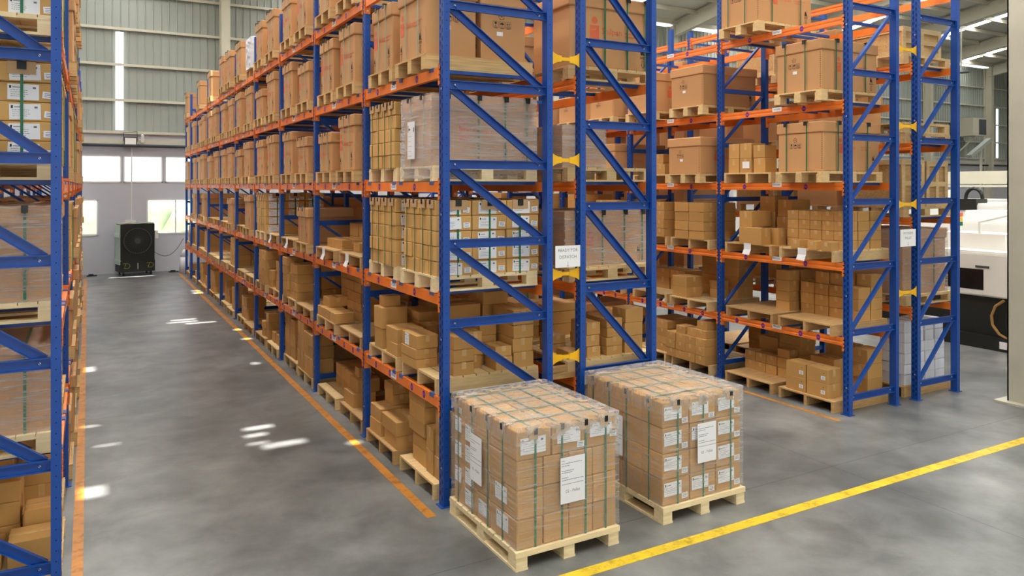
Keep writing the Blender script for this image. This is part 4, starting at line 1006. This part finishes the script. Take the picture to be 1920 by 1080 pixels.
for k, nn in enumerate(('lower', 'upper')): 
    y0_, y1_ = ysl(0, 'n'); pallet('block', 10.03, y0_+.01*k, LVD[3]+.001+.151*k, 1.08, .93, 'empty block pallet, %s of stacked pair: rearmost rack, third shelf, nearest bay' % nn, 0, 'wooden pallets stored in the racks')
slot_pallet('D', 4, 0, 'n', 'block'); crate(10.5, 7.24, LVD[4]+.152, .9, .86, .40, 'low wooden crate: rearmost rack, fourth shelf, nearest bay'); slot_pallet('D', 4, 1, 'n', 'block'); crate(10.5, 9.6, LVD[4]+.152, .9, .86, .5, 'wooden crate behind another: rearmost rack, fourth shelf, second bay')
slot_pallet('D', 0, 0, 'n', 'flat')
for i in range(4):
    for k in range(6):
        o = carton('white wrapped box, %s up in %s column from left: rearmost rack, floor level' % (ORD[k], ORD[i]), 10.07+.24*i, 10.30+.24*i-(.03 if k > 3 else 0), 6.8, 7.2, .152+.15*k, .148, R.uniform(-.03, .03), 'white wrapped boxes on the floor pallet', False, 'white', 'white_box')
for b, s in ((1, 'n'), (1, 'f')):
    slot_pallet('D', 0, b, s, 'flat')
slot_pallet('D', 1, 1, 'n', 'block')
piles('D', 1, 1, 'n', grid(10.1, 10.9, 3, 9.15, 9.8, 2, T(1, 4, .16, 'D')), tape=False); piles('D', 0, 1, 'n', grid(10.1, 10.9, 3, 9.15, 9.8, 2, T(0, 5, .16, 'D')), tape=False)
crate(10.5, 9.6, LVD[2]+.152, .9, .86, .6, 'wooden crate behind the pair: rearmost rack, second shelf, second bay'); slot_pallet('D', 2, 1, 'n', 'block')

for b in range(0, 4):
    for s in 'nf':
        for lv in (1, 2, 3, 4):
            if b == 0 and s == 'n' or (b, lv) in ((1, 1), (1, 2), (1, 4)) : continue
            big('D', lv, b, s, .68 if lv < 4 else .55, kind='block', prints=False, sx=())
for b in range(1, 5):
    for s in 'nf':
        for lv in (0, 1, 2, 3):
            if (b, lv, s) == (1, 2, 'n'): continue
            big('B', lv, b, s, .62, kind='block', prints=False, sx=(), sy=(-.2, .25))
for b in (2, 3, 4):
    for s in 'nf':
        for lv in (0, 1):
            if (b, s) == (2, 'n') or (b, lv) == (2, 1): continue
            big('C', lv, b, s, .5, kind='block', prints=False)
# ---- left-edge rack (E)
for lv in (3, 4):
    slot_pallet('E', lv, 0, 'n', 'new'); slot_pallet('E', lv, 0, 'f', 'new')
    for s in 'nf': strapped_stack('strapped stack of labelled cartons: %s' % where('E', lv, 0, s), -1.34, ysl(0, s)[0]+.03, LV[lv]+.152, 1.14, .86, .73 if lv == 3 else .7, 3, 4, 5, aisle='+x')
for lv, h in ((2, .72), (1, .66)):
    slot_pallet('E', lv, 0, 'n', 'new'); slot_pallet('E', lv, 0, 'f', 'skid')
    wl_ = lidded('brown carton under shiny stretch wrap: %s' % where('E', lv, 0, 'n'), -.76, ysl(0, 'n')[0]+.46, LV[lv]+.152, 1.12, .84, h, sx=(), sy=(.35, -.1), aisle='+x', prints=(lv == 1), logo='side', icons='end', grp_='wrapped cartons on the left-edge rack')
    wrap_shell('stretch_wrap', wl_, 1.12, .84, h, 'wrapm', 'wrapg', 20+lv, .01, -.03)
    lidded('brown lidded carton: %s' % where('E', lv, 0, 'f'), -.76, ysl(0, 'f')[0]+.46, LV[lv]+.152, 1.12, .84, h, aisle='+x', prints=False)
slot_pallet('E', 0, 0, 'n', 'stringer'); slot_pallet('E', 0, 0, 'f', 'stringer')
piles('E', 0, 0, 'n', [(-.52, -.20, 6.80, 7.10, [.36]), (-.86, -.55, 6.85, 7.2, [.30]), (-.44, -.18, 7.15, 7.4, [.46]), (-.85, -.46, 7.22, 7.6, [.34, .52, .68])])
piles('E', 0, 0, 'f', [(-.5, -.2, 7.9, 8.3, [.4, .6]), (-.95, -.55, 7.9, 8.3, [.4, .6, .75])])
for b in range(1, 8):
    for s in 'nf':
        for lv in range(5, -1, -1):
            q = (b*7+lv*3+ord(s)) % 5
            if lv == 5 and b > 4: continue
            if q == 0: slot_pallet('E', lv, b, s, 'skid', True)
            elif q in (1, 2, 4): big('E', lv, b, s, [.70, .66, .55][q % 3], prints=False, sx=(-.15,))
            elif b < 4: slot_pallet('E', lv, b, s, 'new'); strapped_stack('strapped stack of cartons: %s' % where('E', lv, b, s), -1.29, ysl(b, s)[0]+.03, LV[lv]+.152, 1.14, .86, .7, 3, 4, 5, labels=False, aisle='+x')
            else: slot_pallet('E', lv, b, s, 'skid', True)

# ---------------------------------------------------------------- the two wrapped pallets standing on the floor in front
def sheet_mesh(w_, h_):
    def f():
        m = MB(); m.box(-w_/2, w_/2, -h_/2, h_/2, 0, .0012, 0); rr = random.Random(4)
        for y, a, b in ((.42, -.45, -.38), (.36, -.45, .35), (.31, -.45, -.15), (.20, -.45, .05), (.16, -.45, -.05), (.05, -.45, -.2), (-.0, -.45, .42), (-.09, -.45, .42)):
            x = w_*a
            while x < w_*b:
                d = rr.uniform(.008, .02); m.box(x, x+d, h_*y, h_*y+.005, .0012, .0015, 1); x += d+.005
        return m.mesh('printed_sheet', ['paper', 'ink'])
    return cached(('sheet', w_, h_), f)
def floor_load(label, x0, y0, lx, ly, h, ncx, ncy, nz, small_front, sheet_f, sheet_s, straps_f, straps_s, front_labels, side_labels, seed):
    t = thing('wrapped_pallet_load', label, 'pallet load', (x0+lx/2, y0+ly/2, .151))
    bx, by, bz = lx/ncx, ly/ncy, h/nz; rr = random.Random(seed)
    for k in range(nz):
        nx_ = ncx-1 if (small_front and k == nz-1) else ncx
        bx_ = lx/nx_
        for i in range(nx_):
            for j in range(ncy):
                if not (k == nz-1 or j == 0 or i == 0 or j == ncy-1 or i == nx_-1): continue
                ob('carton', bevbox('carton', bx_-.006, by-.006, bz-.003, ['card'], .009), t, (-lx/2+bx_*(i+.5)+rr.uniform(-.004, .004), -ly/2+by*(j+.5)+rr.uniform(-.004, .004), k*bz), rr.uniform(-.01, .01))
    e = .004
    for (u, v, w_, h_, kind) in front_labels:
        me = addr_mesh(w_, h_) if kind == 'a' else small_label_mesh()
        a = on_face('address_label' if kind == 'a' else 'small_label', me, t, '-y', (-lx/2+u*lx, -ly/2-e, v*h)); a.rotation_euler.rotate_axis('Z', rr.uniform(-.06, .06))
    for (u, v, w_, h_, kind) in side_labels:
        me = addr_mesh(w_, h_) if kind == 'a' else small_label_mesh()
        on_face('address_label', me, t, '-x', (-lx/2-e, ly/2-u*ly, v*h))
    for face, (u, v, w_, h_) in (('-y', sheet_f), ('-x', sheet_s)):
        p = (-lx/2+u*lx, -ly/2-e-.012, v*h) if face == '-y' else (-lx/2-e-.012, ly/2-u*ly, v*h)
        s = on_face('printed_sheet', sheet_mesh(w_, h_), t, face, (p[0]-(.016 if face == '-x' else 0), p[1]-(.016 if face == '-y' else 0), p[2]))
        tx = ob('printed_text', text_mesh('02 - Pallet', .034, 'ink', 'CENTER'), s, (0, -h_*.27, .0016))
    pad = cached('padf', lambda: MB().box(-.062, .058, -.006, .07, .003, .006).box(-.062, .02, -.009, -.006, -.075, .006).box(.02, .058, -.009, -.006, -.05, .006).box(-.016, .016, -.013, -.009, -.04, .008, 1).box(-.016, .016, -.012, .012, .006, .010, 1).mesh('corner_pad', ['pad', 'black']))
    for u in straps_f:
        s = ob('strap', strap_loop(lx, ly+.01, h+.02, .018, 'strap', 'y'), t, (-lx/2+u*lx, 0, -.018))
        for sy in (-1, 1):
            p = ob('corner_pad', pad, s, (0, sy*(ly/2+.004), h+.02)); p.rotation_euler = (0, 0, 0 if sy < 0 else math.pi)
    for u in straps_s:
        s = ob('strap', strap_loop(lx+.01, ly, h+.024, .018, 'strap', 'x'), t, (0, ly/2-u*ly, -.018))
        for sx in (-1, 1):
            p = ob('corner_pad', pad, s, (sx*(lx/2+.004), 0, h+.02)); p.rotation_euler = (0, 0, -math.pi/2 if sx < 0 else math.pi/2)
    wr = wrap_shell('stretch_wrap', t, lx+.02, ly+.02, h+.03, 'wrap', 'wrapt', seed, .009, .01, hood=.17, n=40)
    return t
A_, S_ = (.2, .125, 'a'), (.07, .05, 's')
floor_pallet(2.875, 5.20, .99, 1.26, 'new pine block pallet on the floor under the nearer wrapped load')
floor_load('shrink-wrapped cartons with 02 - Pallet sheet on the nearer floor pallet', 2.90, 5.225, .955, 1.19, .925, 4, 5, 4, True,
    (.52, .52, .235, .37), (.44, .56, .22, .40), (.17, .43, .67, .88), (.09, .33, .58, .80),
    [(.15, .87, .23, .13)+('a',), (.50, .90, .22, .12, 'a'), (.83, .90, .22, .11, 'a'), (.62, .80, .07, .05, 's'), (.96, .84, .07, .05, 's')],
    [(.09, .76, .13, .13, 'a'), (.09, .52, .13, .13, 'a'), (.09, .27, .13, .13, 'a'), (.28, .73, .16, .14, 'a'), (.28, .53, .16, .14, 'a'), (.28, .32, .16, .14, 'a'), (.28, .12, .16, .14, 'a'), (.5, .13, .15, .12, 'a'), (.78, .4, .2, .13, 'a'), (.8, .16, .2, .13, 'a'), (.12, .9, .07, .05, 's')], 31)
floor_pallet(4.405, 5.28, .99, 1.26, 'new pine block pallet on the floor under the farther wrapped load')
fl = []
for c, u in enumerate((.16, .50, .84)):
    for r_ in range(4):
        if (c, r_) == (1, 2) : continue
        fl.append((u-.04, .89-.245*r_-.0, .2, .12, 'a')); fl.append((u+.105, .80-.245*r_, .07, .05, 's'))
floor_load('shrink-wrapped labelled cartons with 02 - Pallet sheet on the farther floor pallet', 4.42, 5.305, .945, 1.19, .92, 3, 4, 4, False,
    (.52, .55, .225, .36), (.45, .52, .22, .38), (.18, .50, .86), (.1, .33, .56, .84), fl, [], 47)

# ---------------------------------------------------------------- hanging paper signs
def sign(label, x, z, w_, h_, lines, y):
    t = thing('paper_sign', label, 'sign', (x, y, z))
    ob('sheet', MB().box(-w_/2, w_/2, 0, .002, -h_/2, h_/2).mesh('sheet', ['paper']), t)
    zz = h_*.22
    for s in lines:
        on_face('printed_text', text_mesh(s, .045, 'ink', 'CENTER'), t, '-y', (0, -.0006, zz)); zz -= .068
    on_face('printed_arrow', cached('arr', lambda: MB().bar((0, .025, 0), (0, -.025, 0), .003, .0006).bar((-.012, -.012, 0), (0, -.025, 0), .003, .0006).bar((.012, -.012, 0), (0, -.025, 0), .003, .0006).mesh('printed_arrow', ['ink'])), t, '-y', (0, -.0006, zz+.01))
sign('white paper sign reading READY FOR DISPATCH between the two central racks', 4.235, 2.28, .30, .22, ['READY FOR', 'DISPATCH'], 6.565)
sign('white paper sign reading WOODEN PALLET between the two right-hand racks', 9.80, 2.28, .34, .235, ['WOODEN', 'PALLET'], 6.565)

# offcuts of timber lying on the rack beam between the central racks
for k, (x0, x1, z, n_) in enumerate(((4.08, 4.42, 1.0, 'lower longer'), (4.12, 4.44, 1.06, 'upper'))):
    tag(ob('timber_offcut', MB().box(x0, x1, 6.72+.03*k, 6.82, z, z+.055).mesh('timber_offcut', ['woodo'])), '%s timber offcut stacked between the central racks beside yellow spacer' % n_, 'timber')

# ---------------------------------------------------------------- air cooler by the back wall
cl = thing('air_cooler', 'large black and grey-green wheeled air cooler against the back wall', 'air cooler', (1.37, 28.98, 0), math.radians(10))
W2, D2 = .52, .36
ob('housing', MB().box(-W2+.02, W2-.02, -D2+.02, D2, .14, 1.72).box(-W2, W2, -D2, -D2+.03, .14, 1.72).mesh('housing', ['cdark']), cl)
m = MB()
for i in range(5): y = -D2+.06+i*.15; m.box(-W2-.03, -W2+.02, y, y+.045, .5, 1.70); m.box(-W2, W2, y, y+.03, 1.72, 1.75)
m.box(-W2-.04, -W2+.02, -D2+.02, D2, 1.28, 1.42).box(-W2-.04, -W2+.02, -D2, D2, .38, .52)
ob('side_louvre', m.mesh('side_louvre', ['cgreen']), cl)
ob('top_strip', MB().box(-.38, -.18, -D2, D2, 1.752, 1.758).mesh('top_strip', ['beige']), cl); ob('top_strip', MB().box(.14, .34, -D2, D2, 1.752, 1.758).mesh('top_strip', ['beige']), cl)
m = MB(); n = 36
for i in range(n):
    a, b = 2*math.pi*i/n, 2*math.pi*(i+1)/n
    m.bar((.0+.42*math.cos(a), -D2-.012, 1.16+.42*math.sin(a)), (.42*math.cos(b), -D2-.012, 1.16+.42*math.sin(b)), .02, .02, (0, 1, 0))
    m.bar((.09*math.cos(a), -D2-.012, 1.16+.09*math.sin(a)), (.42*math.cos(a), -D2-.012, 1.16+.42*math.sin(a)), .006, .006, (0, 1, 0))
m.cyl((0, -D2-.02, 1.16), (0, -D2, 1.16), .09, 20)
ob('fan_grille', m.mesh('fan_grille', ['mgrey']), cl)
ob('water_tank', MB().box(-W2-.01, W2+.01, -D2-.015, D2+.01, .13, .50).mesh('water_tank', ['cdark']), cl)
m = MB()
for s in (-1, 1):
    c = s*.36; yy = -D2-.017
    m.bar((c-.09, yy, .42), (c+.04, yy, .42), .012, .004, (0, 1, 0)).bar((c-.05, yy, .26), (c+.04, yy, .26), .012, .004, (0, 1, 0))
    for i in range(6):
        a, b = -math.pi/2+math.pi*i/6, -math.pi/2+math.pi*(i+1)/6
        m.bar((c+.04+.08*math.cos(a), yy, .34+.08*math.sin(a)), (c+.04+.08*math.cos(b), yy, .34+.08*math.sin(b)), .012, .004, (0, 1, 0))
    m.bar((c-.05, yy, .26), (c, yy, .42), .012, .004, (0, 1, 0))
ob('painted_mark', m.mesh('painted_mark', ['lime']), cl); ob('level_gauge', MB().box(-.012, .012, -D2-.02, -D2-.015, .22, .42).mesh('level_gauge', ['beige']), cl)
ob('control_box', MB().box(W2+.01, W2+.11, -D2-.03, -D2+.1, 1.22, 1.48).mesh('control_box', ['mwhite']), cl)
for sx in (-1, 1):
    for sy in (-1, 1): ob('caster', MB().cyl((sx*.42-.02, sy*.28, .055), (sx*.42+.02, sy*.28, .055), .055, 14).box(sx*.42-.03, sx*.42+.03, sy*.28-.03, sy*.28+.03, .1, .14).mesh('caster', ['black']), cl)
pts = [(1.95, 28.9, .75)]+[(1.95+.95*t, 29.3, .75-.32*math.sin(math.pi*min(1, t*.85))+.55*t*t) for t in [i/10 for i in range(1, 11)]]
tag(ob('power_cord', MB().tube(pts, .008).mesh('power_cord', ['black'])), 'thin black cord hanging from the air cooler towards the rack', 'cable')
# floodlight and conduit on the back wall
fl_ = thing('floodlight', 'grey rectangular floodlight on the wall ledge above the air cooler', 'floodlight', (1.25, 29.4, 4.5))
ob('body', MB().box(-.2, .2, -.06, .06, -.14, .16).mesh('body', ['mgrey']), fl_); ob('lens', MB().box(-.165, .165, -.066, -.06, -.1, .12).mesh('lens', ['frame']), fl_); ob('bracket', MB().tube([(-.21, 0, 0), (-.21, 0, .3), (.2, 0, .34), (.21, 0, 0)], .01).mesh('bracket', ['pipe']), fl_)
cm_ = thing('security_camera', 'small white camera on the wall ledge right of the floodlight', 'camera', (1.62, 29.45, 4.6))
ob('body', MB().cyl((0, -.1, .1), (0, .1, .14), .04, 12).mesh('body', ['mwhite']), cm_); ob('mount', MB().box(-.05, .05, .05, .1, -.12, .08).box(-.1, .08, .04, .2, -.03, .0).mesh('mount', ['frame']), cm_)
tag(ob('wall_conduit', MB().tube([(1.28, 29.6, 1.78), (1.3, 29.6, 4.3)], .018).mesh('wall_conduit', ['frame'])), 'thin white conduit running down the wall to the air cooler', 'pipe')
tag(ob('junction_box', MB().box(1.1, 1.42, 29.5, 29.66, 1.74, 1.82).mesh('junction_box', ['frame'])), 'white wall box behind the air cooler top', 'electrical box')
sk = MB().cyl((2.86, 28.75, 0), (2.86, 28.75, .55), .16, 12, 0, .13).cyl((2.86, 28.75, .55), (2.88, 28.75, .8), .13, 12, 0, .05)
tag(ob('white_sack', sk.mesh('white_sack', ['bag'], True)), 'white sack standing by the far end of the central rack', 'sack')
for x0, x1, n_ in ((2.42, 2.72, 'right'), (-.05, .25, 'left')):
    tag(ob('floor_bracket', MB().box(x0, x1, 29.1, 29.3, 0, .03).box(x0+.05, x1-.1, 29.12, 29.2, .03, .07).mesh('floor_bracket', ['black'])), 'small black bracket on the floor by the back wall, %s of the cooler' % n_, 'bracket')

# ---------------------------------------------------------------- machine shop beyond the racks
def machine(label, x0, x1, y0, y1, h, base=.95, window=True, top_box=True, hose=False):
    t = thing('cnc_machine', label, 'machine', (x0, y0, 0)); X, Y = x1-x0, y1-y0
    ob('base', MB().box(.06, X-.06, .06, Y-.06, .16, base).box(0, X, 0, Y, 0, .18).box(-.05, .1, 0, Y, .0, .24).mesh('base', ['cdark']), t)
    m = MB(); m.box(0, X, 0, Y, base, h); me = m.mesh('cabinet', ['mwhite']); bm = bmesh.new(); bm.from_mesh(me); bmesh.ops.bevel(bm, geom=list(bm.edges), offset=.03, segments=2, affect='EDGES'); bm.to_mesh(me); bm.free()
    ob('cabinet', me, t)
    ob('door', MB().box(-.015, .0, .9, Y-.1, base+.03, h-.06).mesh('door', ['mwhite']), t)
    if window:
        w_ = ob('window', MB().box(-.02, -.014, Y*.42, Y*.42+1.3, base+.12, base+.50).mesh('window', ['glassd']), t)
    ob('handle', MB().box(-.03, -.014, 1.7, 1.95, h-.30, h-.26).mesh('handle', ['mgrey']), t)
    ob('side_panel', MB().box(-.025, -.0, .02, .82, .45, h-.02).mesh('side_panel', ['mwhite']), t)
    if top_box: ob('top_box', MB().box(.5, 1.2, 1.7, 3.0, h, h+.3).mesh('top_box', ['mwhite']), t)
    if hose:
        pts = [(-.03, 1.25-.25*math.sin(a), base-.05-.35*(1-math.cos(a))) for a in [i*math.pi/10 for i in range(11)]]
        ob('hose', MB().tube([( -.0, p[1]+.25, p[2]) for p in [(0, 1.2, .92), (0, 1.35, .8), (0, 1.42, .62), (0, 1.40, .45), (0, 1.28, .3), (0, 1.1, .22)]], .025).mesh('hose', ['hose']), t)
    return t
m1 = machine('large white machine with dark window and open black underside beside the rearmost rack', 14.35, 16.6, 6.3, 10.6, 1.78, hose=True)
ob('warning_label', MB().box(-.056, -.052, 1.35, 1.5, .05, .18).mesh('warning_label', ['paper']), m1)
def stack_light(x, y, z, label):
    t = thing('signal_light', label, 'signal light', (x, y, z)); ob('stem', MB().cyl((0, 0, 0), (0, 0, .12), .03, 12).mesh('stem', ['mwhite']), t)
    for k, c in enumerate(('strap', 'yellow', 'red')): ob('lens', MB().cyl((0, 0, .12+.09*k), (0, 0, .20+.09*k), .05, 12).mesh('lens', [c]), t)
stack_light(15.1, 9.0, 2.08, 'red, yellow and green signal light on top of the nearest white machine')
tag(ob('support_arm', MB().tube([(14.9, 8.5, 1.78), (14.9, 8.5, 2.3), (14.9, 7.6, 2.55)], .03).mesh('support_arm', ['mwhite'])), 'white bent arm rising from the nearest white machine', 'arm')
m2 = machine('second white machine standing behind the first beyond the rack', 17.6, 20.4, 6.5, 11.5, 2.2, window=False)
m3 = machine('white machine behind the second one, with red mark and black cable guide', 21.8, 24.6, 8, 13.5, 2.5, window=False)
ob('panel_mark', MB().box(-.02, -.016, 1.2, 1.7, 2.1, 2.25).mesh('panel_mark', ['red']), m3)
m4 = machine('plain white machine, farthest in the row behind the rack', 25.0, 26.9, 14.0, 17.8, 2.55, window=False)
ob('cable_guide', MB().tube([(.1, 4.65+.24*math.cos(a), 2.62+.3*math.sin(a)) for a in [i*math.pi/8 for i in range(9)]], .05, 10).box(-.06, .5, 4.5, 5.5, 2.3, 2.62).mesh('cable_guide', ['black']), m3)
for dy, dz in ((1.2, .3), (3.1, .22)): ob('top_unit', MB().box(.4, 1.3, dy, dy+1.0, 2.2, 2.2+dz).mesh('top_unit', ['mwhite']), m2)
ob('vent', MB().box(-.03, -.014, 2.0, 2.3, 1.85, 1.95).box(-.03, -.014, .9, 1.0, 1.6, 1.9).mesh('vent', ['black']), m2)
stack_light(22.6, 10.5, 2.8, 'signal light on the white machine with red panel')
gt = thing('gantry_beam', 'long cream overhead gantry beam above the white machines', 'gantry', (27, 8, 0))
ob('beam', MB().box(0, .5, 0, 22, 3.05, 3.5).box(-.05, .55, 0, 22, 2.95, 3.02).mesh('beam', ['steelp']), gt)
for y in (1, 10, 19): ob('leg', MB().box(.1, .4, y, y+.25, 0, 2.95).mesh('leg', ['mwhite']), gt)
# evaporative duct and partition against the far wall
dk = thing('wall_duct', 'grey box duct mounted high on the far back wall beside a steel column', 'duct', (49.3, 28.6, 6.17))
ob('body', MB().box(-.75, .75, -.5, .95, 0, 1.13).mesh('body', ['steelp']), dk); ob('louvre', MB().box(-.1, .68, -.52, -.5, .08, 1.05).mesh('louvre', ['mgrey']), dk); ob('bracket', MB().bar((-.3, .9, -1.2), (-.3, -.4, 0), .08, .08).mesh('bracket', ['steelp']), dk)
ch = thing('sloping_duct', 'grey sloping duct descending below the wall duct', 'duct', (45.9, 26.8, 0)); ob('body', MB().bar((0, 0, 4.75), (1.6, -.3, 5.8), .35, .2).mesh('body', ['sheet']), ch)
ob('support', MB().box(.9, 1.0, -.2, -.1, 0, 5.3).mesh('support', ['steelp']), ch)
pt = thing('partition_screen', 'low grey screen wall far behind the white machines', 'partition', (42, 20, 0))
ob('panel', MB().box(0, 8, 0, .1, 0, 4.6).mesh('panel', ['mgrey' if False else 'sheet']), pt); ob('edge', MB().box(-.08, 0, 0, .1, 0, 4.7).box(0, 8, 0, .1, 4.6, 4.7).mesh('edge', ['frame']), pt)
bl = thing('blue_cabinet', 'small blue control cabinet left of the far grey screen', 'cabinet', (41.2, 20, 0)); ob('body', MB().box(-.3, .3, 0, .4, 3.6, 4.6).box(-.05, .05, .1, .2, 0, 3.6).mesh('body', ['bluep']), bl)
lp = thing('pendant_lamp', 'pendant lamp hanging on a long rod near the far wall', 'lamp', (42.2, 25.1, 9.4)); ob('rod', MB().cyl((0, 0, .1), (0, 0, 2.38), .04, 8).mesh('rod', ['steelp']), lp); ob('shade', MB().cyl((0, 0, -.12), (0, 0, .12), .45, 16, 0, .12).mesh('shade', ['mgrey']), lp)

# ---------------------------------------------------------------- the 300 small cartons that show largest stay single, the rest become one mass
bpy.context.view_layer.update()
dg = bpy.context.evaluated_depsgraph_get(); CP = Vector((0, 0, 3.0))
rank = []
for o in [o for o in COL.objects if o.parent is None and o.type == 'MESH' and o.get('category') == 'box' and not o.name.startswith('white_box')]:
    d = o.dimensions; c = o.location+Vector((0, 0, d.z/2)); sx_ = -1 if c.x > 0 else 1; vis = 0
    pts = [c+Vector((sx_*d.x*.495, d.y*a, d.z*b)) for a in (-.4, 0, .4) for b in (-.3, .3)]+[c+Vector((d.x*a, -d.y*.495, d.z*b)) for a in (-.4, 0, .4) for b in (-.3, .3)]+[c+Vector((0, 0, d.z*.495))]
    for p in pts:
        st_ = CP.copy(); dr = (p-CP).normalized(); L_ = (p-CP).length; ok = False
        for _ in range(4):
            hit, loc, nrm, idx, hob, mtx = sc.ray_cast(dg, st_, dr)
            if not hit: ok = True; break
            if hob.name.startswith('stretch_wrap'): st_ = loc+dr*.004; continue
            ok = hob == o or hob.parent == o or (loc-CP).length > L_+.002; break
        vis += ok
    rank.append((vis*(d.x*d.z+d.y*d.z)/(c-CP).length_squared, o))
rank.sort(key=lambda t: -t[0])
rest = [o for v, o in rank[300:]]
m = MB()
for o in rest:
    n0 = len(m.v); m.v += [tuple(o.matrix_world @ v.co) for v in o.data.vertices]
    for p in o.data.polygons: m.f.append(tuple(n0+i for i in p.vertices)); m.m.append(0)
    for ch in list(o.children): bpy.data.objects.remove(ch)
    bpy.data.objects.remove(o)
if m.v:
    tag(ob('carton_mass', m.mesh('carton_mass', ['card'])), 'brown cartons filling the backs and far bays of the shelves', 'boxes', kind='stuff')
